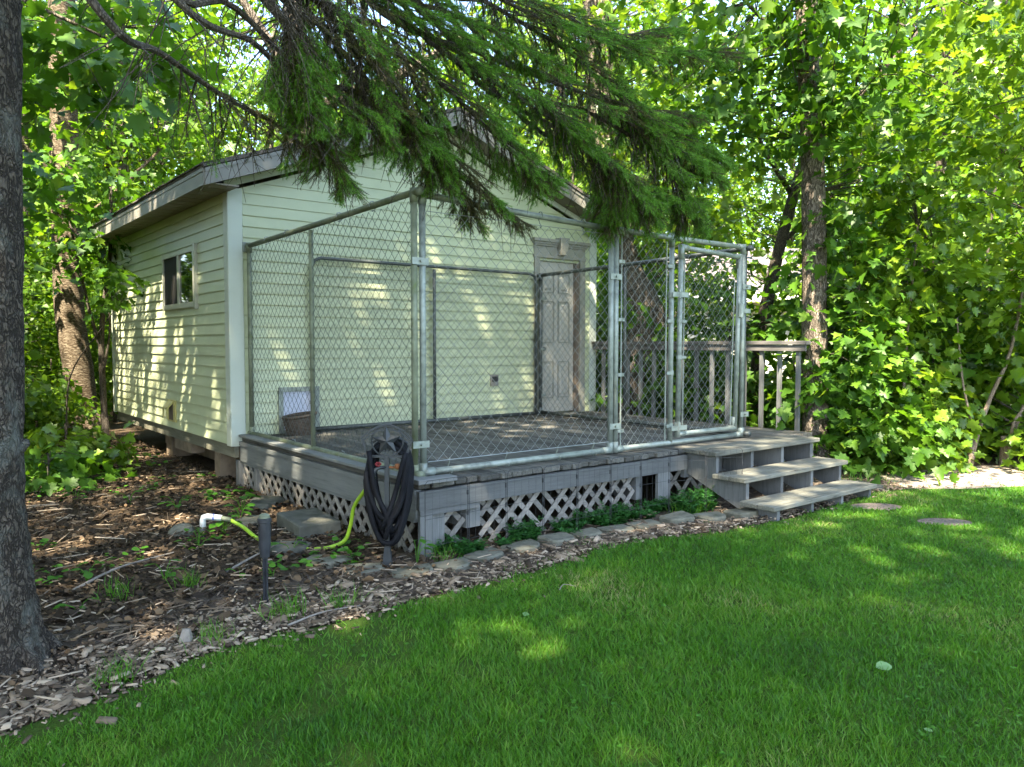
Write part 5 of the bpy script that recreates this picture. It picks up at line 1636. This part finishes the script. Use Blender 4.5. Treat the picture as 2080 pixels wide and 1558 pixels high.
# spruce boughs: world paths from the trunk outwards
def at(u, v, dep):
    return CAM + dep * (fwd + r2 * ((u - 1040) / 1574.14) - u2 * ((v - 779) / 1574.14))
BOUGHS = [
    ([(-2.2, -3.4, 4.8), at(1000, 180, 5.2), at(1180, 300, 5.6), at(1230, 360, 5.8), at(1240, 400, 5.9), at(1235, 450, 5.9)], 0.5, 0.36, 0.5, 40, 0.85),
    ([(-2.2, -3.4, 5.0), at(960, 60, 5.0), at(1180, 170, 5.5), at(1300, 240, 5.8), at(1400, 290, 6.0), at(1450, 320, 6.1)], 0.5, 0.45, 0.4, 46, 0.9),
    ([(-2.2, -3.4, 4.4), at(520, -40, 3.5), at(580, 40, 3.6), at(590, 110, 3.65), at(580, 170, 3.7)], 0.45, 0.26, 0.6, 30, 0.9),
    ([(-2.2, -3.4, 5.4), at(800, -120, 4.2), at(1000, 10, 4.8), at(1160, 110, 5.2), at(1260, 200, 5.5), at(1330, 270, 5.6)], 0.4, 0.55, 0.5, 56, 0.75),
    ([(-2.2, -3.4, 5.3), at(760, -130, 4.0), at(960, -40, 4.6), at(1120, 20, 5.0), at(1240, 70, 5.3), at(1330, 60, 5.5)], 0.35, 0.55, 0.5, 56, 0.6),
    ([(-2.2, -3.4, 4.7), at(900, 100, 4.8), at(1130, 260, 5.4), at(1230, 340, 5.6), at(1320, 390, 5.8), at(1390, 400, 5.9)], 0.45, 0.46, 0.45, 50, 0.8),
    ([(-2.2, -3.4, 4.2), at(640, 40, 4.0), at(800, 230, 4.6), at(870, 330, 4.9), at(930, 390, 5.1), at(960, 440, 5.2)], 0.5, 0.30, 0.5, 24, 0.3),
    ([(-2.2, -3.4, 4.6), at(480, -110, 3.4), at(640, 0, 3.8), at(720, 100, 4.0), at(740, 190, 4.1), at(750, 260, 4.2)], 0.35, 0.45, 0.6, 52, 0.5),
    ([(-2.2, -3.4, 4.9), at(980, 110, 5.0), at(1200, 230, 5.5), at(1330, 310, 5.8), at(1380, 390, 5.9), at(1400, 440, 6.0)], 0.5, 0.45, 0.5, 46, 0.85),
    # (path points, bare fraction, side twig length, droop, number of side twigs, fresh)
    ([(-2.2, -3.4, 4.3), at(300, -70, 3.1), at(470, 10, 3.5), at(620, 150, 3.9), at(760, 205, 4.3), at(900, 300, 4.7), at(1000, 400, 5.0)], 0.42, 0.46, 0.5, 40, 0.55),
    ([(-2.2, -3.4, 4.9), at(480, -160, 3.4), at(700, -30, 4.0), at(900, 90, 4.5), at(1080, 190, 4.9), at(1160, 250, 5.1)], 0.30, 0.60, 0.45, 60, 0.8),
    ([(-2.2, -3.4, 5.2), at(600, -180, 3.6), at(900, -60, 4.3), at(1150, 60, 5.0), at(1330, 100, 5.4), at(1480, 108, 5.7)], 0.40, 0.50, 0.35, 56, 0.7),
    ([(-2.2, -3.4, 4.6), at(700, -40, 4.2), at(980, 110, 4.8), at(1190, 190, 5.3), at(1320, 225, 5.6), at(1390, 230, 5.8)], 0.45, 0.50, 0.4, 50, 0.7),
    ([(-2.2, -3.4, 3.9), at(330, -30, 3.1), at(520, 90, 3.6), at(600, 190, 3.9), at(650, 290, 4.2), at(700, 370, 4.4)], 0.5, 0.34, 0.6, 40, 0.5),
    ([(-2.2, -3.4, 4.5), at(600, -60, 3.7), at(780, 60, 4.2), at(850, 190, 4.5), at(880, 290, 4.7), at(890, 350, 4.8)], 0.35, 0.42, 0.6, 48, 0.55),
    ([(-2.2, -3.4, 4.4), at(800, 20, 4.4), at(1040, 190, 5.0), at(1190, 290, 5.3), at(1280, 370, 5.5), at(1320, 430, 5.6)], 0.45, 0.44, 0.5, 50, 0.8),
    ([(-2.2, -3.4, 4.6), at(850, 20, 4.5), at(1130, 160, 5.2), at(1310, 270, 5.6), at(1400, 320, 5.8), at(1435, 345, 5.9)], 0.5, 0.42, 0.45, 46, 0.85),
    ([(-2.2, -3.4, 3.5), at(200, 20, 2.8), at(330, 110, 3.3), at(470, 205, 3.8), at(590, 265, 4.2), at(660, 300, 4.4)], 0.45, 0.40, 0.7, 30, 0.1),
    ([(-2.2, -3.4, 4.7), at(430, -120, 3.2), at(560, -40, 3.5), at(610, 60, 3.7), at(620, 160, 3.8), at(625, 220, 3.85)], 0.45, 0.28, 0.6, 34, 0.75),
    ([(-2.2, -3.4, 4.4), at(640, -20, 3.9), at(860, 140, 4.4), at(980, 250, 4.7), at(1050, 320, 4.9), at(1090, 350, 5.0)], 0.35, 0.48, 0.5, 54, 0.75),
    ([(-2.2, -3.4, 4.2), at(560, 30, 3.9), at(780, 200, 4.5), at(900, 330, 4.9), at(990, 400, 5.2), at(1060, 450, 5.3)], 0.45, 0.30, 0.5, 28, 0.25),
    ([(-2.2, -3.4, 5.0), at(560, -140, 3.6), at(760, -20, 4.1), at(950, 40, 4.5), at(1100, 120, 4.8)], 0.25, 0.55, 0.5, 56, 0.65),
    ([(-2.2, -3.4, 4.5), at(520, -60, 3.6), at(720, 80, 4.1), at(800, 200, 4.4), at(830, 280, 4.5)], 0.3, 0.5, 0.55, 50, 0.45),
    ([(-2.2, -3.4, 4.8), at(900, 60, 4.7), at(1100, 220, 5.2), at(1220, 330, 5.5), at(1260, 410, 5.6)], 0.4, 0.42, 0.5, 44, 0.8),
]
def needles(rng, A, Bp, fresh, out):
    """needle triangles round a shoot from A to Bp"""
    d = Bp - A
    Ls = np.linalg.norm(d)
    if Ls < 1e-4:
        return
    d = d / Ls
    n = int(18 + Ls * 400)
    t = rng.uniform(0, 1, n)
    P = A + np.outer(t, d * Ls)
    rnd = rng.normal(size=(n, 3))
    perp = unit(rnd - np.outer(rnd @ d, d))
    perp[:, 2] += 0.15
    D = perp * 0.85 + d * (0.55 + 0.5 * t[:, None])
    out.append((P, D, rng.uniform(0.012, 0.019, n) * (1.3 if fresh else 1.0)))
rng = np.random.default_rng(77)
random.seed(77)
NT = np.array([(-.05, 0, 0), (.05, 0, 0), (0, 1, 0)])
NF = np.array([(0, 1, 2)])
for (pts, bare, sl_, droop, nt_, fresh) in BOUGHS:
    nt_ = int(nt_ * 1.0)
    droop *= 0.62
    mb = MB()
    sp = smooth_path(pts, 30)
    lens = 30
    mb.tube(sp, [0.016 * (1 - 0.85 * i / 29) + 0.003 for i in range(30)], 7, jit=0.05)
    old, new = [], []
    tot = sum((sp[i + 1] - sp[i]).length for i in range(29))
    for k in range(nt_):
        t = bare + (1 - bare) * (k + random.random()) / nt_
        fi = t * 28.999
        i = int(fi)
        p = sp[i].lerp(sp[i + 1], fi - i)
        d = (sp[i + 1] - sp[i]).normalized()
        side = d.cross(Vector((0, 0, 1))).normalized() * (1 if k % 2 else -1)
        Lt = sl_ * (1.05 - 0.72 * (t - bare) / (1 - bare)) * random.uniform(0.55, 1.15)
        dirn = (d * 0.75 + side * random.uniform(0.35, 0.8) + Vector((0, 0, random.uniform(-0.25, 0.1)))).normalized()
        seg = 7
        q = [p]
        for s in range(seg):
            dirn = (dirn + Vector((random.uniform(-.08, .08), random.uniform(-.08, .08), -droop * 0.24 + (0.10 if s > 4 else 0)))).normalized()
            q.append(q[-1] + dirn * (Lt / seg))
        mb.tube(q, [0.0055 * (1 - 0.75 * s / seg) for s in range(seg + 1)], 4, cap=False)
        isfresh = random.random() < fresh
        # shoots along the twig
        for s in range(1, seg + 1):
            f_here = isfresh and s >= seg - 3
            A_ = np.array(q[s - 1])
            B_ = np.array(q[s])
            if s > 1 or random.random() < 0.5:
                needles(rng, A_, B_, f_here, new if f_here else old)
            for rep in range(2):
                if s < 2:
                    continue
                dd = (Vector(q[s] - q[s - 1]).normalized() + Vector((random.uniform(-.75, .75), random.uniform(-.75, .75), random.uniform(-.5, .25)))).normalized()
                Ls = random.uniform(0.06, 0.14) * (1.0 if s < seg else 0.8)
                e_ = q[s] + dd * Ls
                mb.tube([q[s], e_], [0.0022, 0.001], 3, cap=False)
                fr_ = isfresh and random.random() < (0.85 if s >= seg - 2 else 0.42)
                if random.random() > 0.10 + (0.25 if fresh < 0.2 else 0.0):
                    needles(rng, np.array(q[s]), np.array(e_), fr_, new if fr_ else old)
        if isfresh:
            for z in range(4):
                a0 = q[-1].lerp(q[-2], random.uniform(0, 1.6) if z else 0.0)
                dd = (Vector(q[-1] - q[-3]).normalized() + Vector((random.uniform(-.55, .55), random.uniform(-.55, .55), random.uniform(-.35, .3)))).normalized()
                e_ = a0 + dd * random.uniform(0.06, 0.12)
                mb.tube([a0, e_], [0.002, 0.001], 3, cap=False)
                needles(rng, np.array(a0), np.array(e_), True, new)
                needles(rng, np.array(a0), np.array(e_), True, new)
        # dead hanging twiglets
        if random.random() < 0.35:
            a0 = p
            e1 = a0 + Vector((random.uniform(-.1, .1), random.uniform(-.1, .1), -random.uniform(.1, .32)))
            mb.tube([a0, a0.lerp(e1, .5) + Vector((random.uniform(-.03, .03), random.uniform(-.03, .03), 0)), e1], [0.003, 0.002, 0.001], 3, cap=False)
    # bare dead twigs on the inner part
    for k in range(16):
        t = 0.15 + (bare + 0.1) * random.random()
        i = int(t * 29)
        a0 = sp[i]
        e1 = a0 + Vector((random.uniform(-.25, .25), random.uniform(-.25, .25), -random.uniform(.1, .45)))
        mb.tube([a0, a0.lerp(e1, .5) + Vector((random.uniform(-.06, .06), random.uniform(-.06, .06), 0.03)), e1], [0.004, 0.003, 0.001], 3, cap=False)
        for z in range(2):
            m1 = a0.lerp(e1, random.uniform(.3, .8))
            mb.tube([m1, m1 + Vector((random.uniform(-.12, .12), random.uniform(-.12, .12), -random.uniform(.02, .15)))], [0.002, 0.001], 3, cap=False)
    br = build(mb, 'bough', M['barktwig'], spruce, at=pts[0])
    org = np.array(wpos(br))
    for lst, nm, mt in ((old, 'old_needles', M['needle_old']), (new, 'new_needles', M['needle_new'])):
        if not lst:
            continue
        P = np.concatenate([a[0] for a in lst])
        D = np.concatenate([a[1] for a in lst])
        S = np.concatenate([a[2] for a in lst])
        V, FF = stamp(NT, NF, P, D, rng.normal(size=(len(P), 3)), S)
        o = bpy.data.objects.new(nm, npmesh(nm, V - org, FF, mt))
        link(o, br, 'stuff')

maple('birch_tree', 'banded brown trunk standing in the woods left of the shed', (-0.25, 5.85, 0), [(-0.20, 5.85, -0.05), (-0.28, 5.83, 1.0), (-0.36, 5.87, 2.03), (-0.36, 5.89, 4.17), (-0.34, 5.86, 5.92), (-0.35, 5.85, 9.0)], 0.215, 0.175,
      [((-0.6, 5.6, 7.0), (2.6, 2.4, 2.2), 60, 14), ((-0.5, 5.2, 3.4), (1.3, 0.9, 0.5), 26, 11), ((0.2, 5.3, 4.8), (1.5, 1.0, 0.8), 30, 11)], 0.15, M['maple'], M['barkband'], 131, 'mid',
      limbs=[([(-0.36, 5.88, 3.0), (0.1, 5.6, 3.4), (0.8, 5.4, 4.2)], 0.06, 0.02), ([(-0.36, 5.88, 3.6), (-0.9, 5.7, 4.1), (-1.4, 5.6, 4.8)], 0.05, 0.02)])
maple('dark_tree', 'dark straight trunk in the woods right beside the big spruce trunk', (-0.62, 9.3, 0), [(-0.65, 9.31, -0.05), (-0.57, 9.41, 2.54), (-0.5, 9.4, 5), (-0.5, 9.4, 9)], 0.15, 0.11, [((-0.5, 9.4, 6.5), (2.4, 2.2, 2.0), 50, 14)], 0.16, M['woods'], M['barkbrown'], 132, 'lo')
maple('maple_sapling', 'thin forked sapling close to the back corner of the shed', (-0.19, 4.46, 0), [(-0.19, 4.46, -0.03), (-0.2, 4.55, 1.31), (-0.12, 4.6, 2.0), (-0.04, 4.63, 2.65), (0.0, 4.7, 3.6)], 0.045, 0.02,
      [((-0.3, 4.2, 2.55), (0.75, 0.7, 0.35), 18, 11), ((-0.4, 4.4, 3.5), (0.9, 0.8, 0.5), 22, 11)], 0.13, M['maple'], M['barktwig'], 133, 'mid', limbs=[([(-0.2, 4.55, 1.25), (-0.3, 4.65, 1.7), (-0.38, 4.75, 2.24), (-0.5, 4.8, 3.0)], 0.03, 0.012), ([(-0.2, 4.5, 0.9), (-0.1, 4.5, 1.5), (-0.12, 4.5, 2.1)], 0.022, 0.01)])
# maple seedling patch at the foot of the spruce
for k, (x, y, h, lab) in enumerate(((-1.22, 1.95, 0.5, 'bright maple seedling patch beside the big spruce trunk'), (-0.85, 1.75, 0.42, 'maple seedling patch in dappled sun left of the shed'), (-1.35, 0.9, 0.35, 'low dark maple seedlings in front of the brighter patch'))):
    maple('maple_seedlings', lab, (x, y, 0), [(x, y, -0.02), (x, y, h * .5), (x + .02, y, h)], 0.008, 0.003, [((x, y, h * 0.55), (0.45, 0.4, h * 0.5), 18, 10)], 0.115, M['maple_sunlit'] if k < 2 else M['maple'], M['barktwig'], 140 + k, 'hi', crad=0.2, nobj=60, cat='plant')
# branches of a nearer maple hanging over the left roof corner
maple('maple_tree', 'maple with large shaded leaves hanging in front of the left roof corner', (-3.9, 0.6, 0), [(-3.9, 0.6, -0.05), (-3.9, 0.6, 2.5), (-3.6, 0.6, 5.0), (-3.4, 0.6, 7.5)], 0.15, 0.08,
      [((-1.7, 0.3, 4.0), (1.4, 0.8, 0.8), 34, 10), ((-0.9, -0.2, 3.55), (0.7, 0.4, 0.45), 14, 9), ((-1.9, 0.9, 2.7), (0.6, 0.5, 0.35), 14, 9), ((-3.2, 0.6, 6.2), (2.4, 2.2, 1.5), 40, 12)], 0.15, M['maple'], M['barkbrown'], 134, 'hi',
      limbs=[([(-3.8, 0.6, 3.4), (-2.8, 0.5, 3.9), (-1.8, 0.3, 4.1), (-0.9, 0.0, 3.8)], 0.05, 0.01), ([(-3.85, 0.6, 2.2), (-2.8, 0.8, 2.6), (-1.9, 0.9, 2.8)], 0.035, 0.008)], nobj=130)
# twig with round leaves in front of the left wall
tt = maple('maple_sapling', 'thin leafy branch reaching in front of the far end of the side wall', (-0.75, 3.9, 0), [(-0.75, 3.9, -0.02), (-0.7, 3.8, 0.9), (-0.45, 3.2, 1.5), (-0.30, 2.7, 1.85)], 0.012, 0.004, [((-0.36, 2.95, 1.95), (0.22, 0.55, 0.32), 12, 8)], 0.11, M['maple'], M['barktwig'], 135, 'hi', crad=0.16, nobj=30)
# big sunlit trunk behind the roof
bt = maple('oak_tree', 'massive sunlit trunk rising behind the shed roof', (3.04, 5.4, 0), [(3.04, 5.38, -0.05), (3.04, 5.38, 3.0), (3.04, 5.38, 4.69), (3.05, 5.45, 6.01), (3.1, 5.8, 8.0)], 0.30, 0.16,
      [((3.2, 6.6, 9.5), (3.0, 2.6, 2.2), 70, 14), ((1.2, 7.0, 6.8), (1.6, 1.4, 1.4), 26, 12)], 0.16, M['woods'], M['barkbrown'], 136, 'lo',
      limbs=[([(3.05, 5.4, 5.1), (3.7, 4.9, 5.5), (4.5, 4.29, 5.9), (5.4, 3.9, 6.6)], 0.14, 0.06), ([(3.05, 5.45, 5.6), (2.7, 5.7, 6.3), (2.2, 6.0, 7.2)], 0.12, 0.06)])

# --- woods: copies of three kinds -----------------------------------------
kindA = maple('woodland_tree', 'tall leafy tree in the woods behind the shed', (2.0, 13.0, 0), [(2.0, 13.0, -0.05), (2.05, 13.0, 3.0), (2.0, 13.1, 6.0), (2.1, 13, 9.5)], 0.15, 0.05,
              [((2.0, 13.0, 6.4), (2.6, 2.6, 3.2), 260, 22), ((2.0, 12.6, 3.4), (2.0, 1.8, 1.2), 80, 22)], 0.125, M['woods'], M['barkbrown'], 201, 'lo', group='trees in the woods behind', sides=9)
kindB = maple('woodland_sapling', 'leafy understory sapling in the woods', (-3.0, 11.0, 0), [(-3.0, 11.0, -0.05), (-3.0, 11.0, 1.5), (-2.9, 11.1, 3.6)], 0.04, 0.015,
              [((-3.0, 11.0, 2.0), (1.3, 1.3, 1.7), 140, 17)], 0.115, M['woods'], M['barktwig'], 202, 'lo', group='understory saplings in the woods', sides=7)
kindC = maple('woodland_bush', 'low leafy undergrowth bush in the woods', (-2.0, 7.5, 0), [(-2.0, 7.5, -0.03), (-2.0, 7.5, 0.6), (-1.95, 7.5, 1.1)], 0.02, 0.01,
              [((-2.0, 7.5, 0.55), (0.9, 0.9, 0.55), 80, 14)], 0.105, M['woods'], M['barktwig'], 203, 'lo', group='undergrowth bushes in the woods', sides=6)
rw = random.Random(9)
def fan_pos(u, dep):
    p = at(u, 700, dep)
    return (p.x, p.y, 0)
def clear(p):
    if -0.9 < p[0] < W + 0.6 and -4.0 < p[1] < L + 1.2:
        return False
    return True
def area(what, u, plural):
    where = 'in the dim woods left of the shed' if u < 400 else 'rising behind the shed roof' if u < 1200 else 'behind the railing and the neighbouring house' if u < 1700 else 'behind the sunlit maple bushes'
    return what + ' ' + where, plural + ' ' + where
placed = []
for (u, dep) in [(-60, 17), (90, 20), (260, 16), (330, 22), (430, 26), (560, 20), (700, 24), (860, 19), (1000, 23), (1130, 18), (1250, 24), (1360, 30), (1480, 34), (1600, 31), (1720, 29), (1840, 26), (1960, 22), (2080, 19), (2200, 17), (1900, 15), (2040, 13.5), (180, 28), (760, 32), (1180, 32)]:
    p = fan_pos(u, dep)
    if clear(p):
        dup(kindA, p, rw.uniform(0, 6.28), rw.uniform(0.85, 1.25), *area('tall leafy tree', u, 'trees'))
for (u, dep) in [(40, 12.5), (120, 14.5), (230, 13), (20, 18), (180, 18), (300, 20), (80, 24), (250, 26), (-40, 14), (380, 24), (1180, 14), (1270, 15), (1330, 13), (1780, 12.5), (1880, 11.5), (1990, 10.5), (2100, 11), (1740, 16), (1950, 17), (2120, 14)]:
    p = fan_pos(u, dep)
    if clear(p):
        dup(kindB, p, rw.uniform(0, 6.28), rw.uniform(0.8, 1.25), *area('leafy understory sapling', u, 'saplings'))
for (u, dep) in [(70, 10.5), (150, 11.5), (100, 13), (30, 12), (200, 15), (60, 16), (140, 19), (230, 18), (-20, 10), (1300, 11), (1400, 11.5), (1500, 12), (1620, 11), (1720, 10.2), (1830, 9.8), (1930, 9.4), (2030, 9.6), (2110, 10)]:
    p = fan_pos(u, dep)
    if clear(p):
        dup(kindC, p, rw.uniform(0, 6.28), rw.uniform(0.8, 1.3), *area('low undergrowth bush', u, 'bushes'))
for (x, y) in ((-3.0, 3.0), (-3.5, 5.2), (-4.8, 2.4), (-5.2, 6.5), (-3.2, 8.2), (-6.4, 0.6), (-5.2, -1.6), (-7.0, 3.8)):  # unseen saplings continuing the woods, added to darken the side wall
    dup(kindB, (x, y, 0), rw.uniform(0, 6.28), rw.uniform(1.0, 1.4), 'leafy sapling out of view left of the side wall', 'saplings out of view left of the shed')
for (x, y) in ((-6.0, 4.5), (-4.5, 9.0), (-8.5, 0.5), (-8.0, 8.0), (-6.2, 1.8), (-6.8, -3.2), (-5.0, 5.2), (-9.0, 4.0)):  # unseen trees added to keep sky light off the side wall
    dup(kindA, (x, y, 0), rw.uniform(0, 6.28), rw.uniform(0.9, 1.2), 'tall woodland tree out of view left of the side wall', 'trees out of view left of the shed')
# pale thin trunks in the far left woods
for k, (u, dep, r) in enumerate(((232, 19, 0.06), (247, 19.5, 0.06), (292, 21, 0.05), (172, 23, 0.05), (70, 21, 0.07), (318, 24, 0.06))):
    p = fan_pos(u, dep)
    t = thing('pole_tree', 'thin pale pole trunk far in the woods left of the roof', 'tree', p, 'thin pale trunks in the far woods')
    build(MB().tube(smooth_path([(p[0], p[1], -0.05), (p[0] + rw.uniform(-.1, .1), p[1], 4), (p[0] + rw.uniform(-.25, .25), p[1], 10)], 10), [r * (1 - 0.05 * i) for i in range(10)], 8, jit=0.05), 'trunk', M['barkpale'], t, smooth=True)
# far wood: one mass
rng = np.random.default_rng(404)
n = 2200
u = rng.uniform(-500, 2600, n)
dep = rng.uniform(30, 46, n)
zz = rng.uniform(0.0, 1.0, n) ** 1.15 * 17
C = np.array([list(at(float(a), 700, float(b))) for a, b in zip(u, dep)])
C[:, 2] = zz + 0.3
u0, d0 = u, dep
house_gap = (u > 1330) & (u < 1950) & (zz < 4.0) & (dep > 0)
C = C[~house_gap]
P, D, Nn, S = leaf_cloud(rng, C, np.full(len(C), 1.4), 40, 0.24, 0.6, 0.7)
V, F = stamp(LEAF_LO[0], LEAF_LO[1], P, D, Nn, S)
link(bpy.data.objects.new('far_woods', npmesh('far_woods', V, F, M['woods'])), None, 'stuff')

# ------------------------------------------------------------------ neighbouring house
H0 = Vector((13.0, 6.2, 0))
hd_ = Vector((0.78, -0.62, 0)).normalized()
hn_ = Vector((0.62, 0.78, 0)).normalized()
hou = thing('neighbour_house', 'white sided house with a grey shingle roof glimpsed through the maples', 'house', H0)
def hq(s, d, z):
    return H0 + hd_ * s + hn_ * d + Vector((0, 0, z))
def hbox(s0, s1, d0, d1, z0, z1):
    return MB().quadbox([hq(s0, d0, z0), hq(s1, d0, z0), hq(s1, d1, z0), hq(s0, d1, z0), hq(s0, d0, z1), hq(s1, d0, z1), hq(s1, d1, z1), hq(s0, d1, z1)])
HL = 9.0
build(hbox(0, HL, 0, 6, -0.05, 2.45), 'wall', M['housewall'], hou)
sb = hbox(0.0, HL, -0.014, -0.002, 0, 0.19).mesh('siding_board', H0)
sb.materials.append(M['housewall'])
for k in range(12):
    o = bpy.data.objects.new('siding_board', sb)
    o.location = (0, 0, 0.02 + k * 0.2)
    link(o, hou)
mb = MB().prism([hq(-0.4, -0.5, 2.50), hq(-0.4, 3.0, 4.0), hq(-0.4, 6.5, 2.50), hq(-0.4, 6.5, 2.62), hq(-0.4, 3.0, 4.14), hq(-0.4, -0.5, 2.62)], hd_ * (HL + 0.8))
build(mb, 'roof', M['houseroof'], hou)
build(hbox(-0.4, HL + 0.4, -0.53, -0.505, 2.38, 2.62), 'fascia', M['housetrim'], hou)
build(hbox(-0.38, HL + 0.38, -0.5, -0.02, 2.40, 2.42), 'soffit', M['housetrim'], hou)
wf_ = build(hbox(2.2, 3.4, -0.04, -0.016, 1.0, 2.0), 'window', M['housetrim'], hou)
build(hbox(2.28, 3.32, -0.046, -0.041, 1.08, 1.92), 'pane', M['glass'], wf_)

# ------------------------------------------------------------------ shade trees: crowns above and behind the camera, all out of frame
def shade_crown(name, label, base, trunk, r0, crowns, seed, leaf=0.20):
    return maple(name, label, base, trunk, r0, r0 * 0.5, crowns, leaf, M['woods'], M['barkbrown'], seed, 'lo', twigs=False, crad=0.62, sides=9)
SH = [((-6.4, -9.2, 9.2), 165, 'tall shade tree standing behind and to the left of the viewer'), ((-2.2, -10.6, 9.6), 200, 'tall shade tree standing straight behind the viewer'), ((-4.4, -4.9, 9.4), 180, 'tall shade tree beside the big spruce, crown over the side yard'),
      ((-8.2, -4.6, 9.6), 110, 'tall shade tree far to the left of the big spruce'), ((-3.3, -0.6, 9.8), 66, 'tall thin crowned shade tree left of the side wall'), ((-7.2, 0.6, 10.2), 80, 'tall shade tree in the woods out of view to the left'),
      ((-1.6, -7.4, 9.6), 190, 'tall shade tree whose crown hangs over the lawn'), ((-4.3, -8.0, 9.0), 190, 'tall shade tree near the viewer with a crown over the near lawn'), ((-1.2, -3.5, 9.7), 270, 'tall shade tree whose crown hangs high over the deck')]
TRUNKS = {6: [(-0.2, -9.6, -0.05), (-0.3, -9.2, 4), (-0.7, -8.0, 7.5), (-1.6, -7.4, 10)], 8: [(-4.6, -3.6, -0.05), (-4.4, -3.6, 4), (-3.0, -3.5, 7.6), (-1.2, -3.5, 10)]}
for k, ((x, y, z), ncl, lab) in enumerate(SH):
    tp = TRUNKS.get(k, [(x - 0.6, y - 0.4, -0.05), (x - 0.4, y - 0.3, 4), (x - 0.1, y, 8), (x, y, 11)])
    shade_crown('shade_tree', lab, (tp[0][0], tp[0][1], 0), tp, 0.2, [((x, y, z), (2.7, 2.7, 2.1), ncl, 17)], 300 + k)

print('tris', sum(len(m.polygons) for m in bpy.data.meshes), 'objects', len(bpy.data.objects))
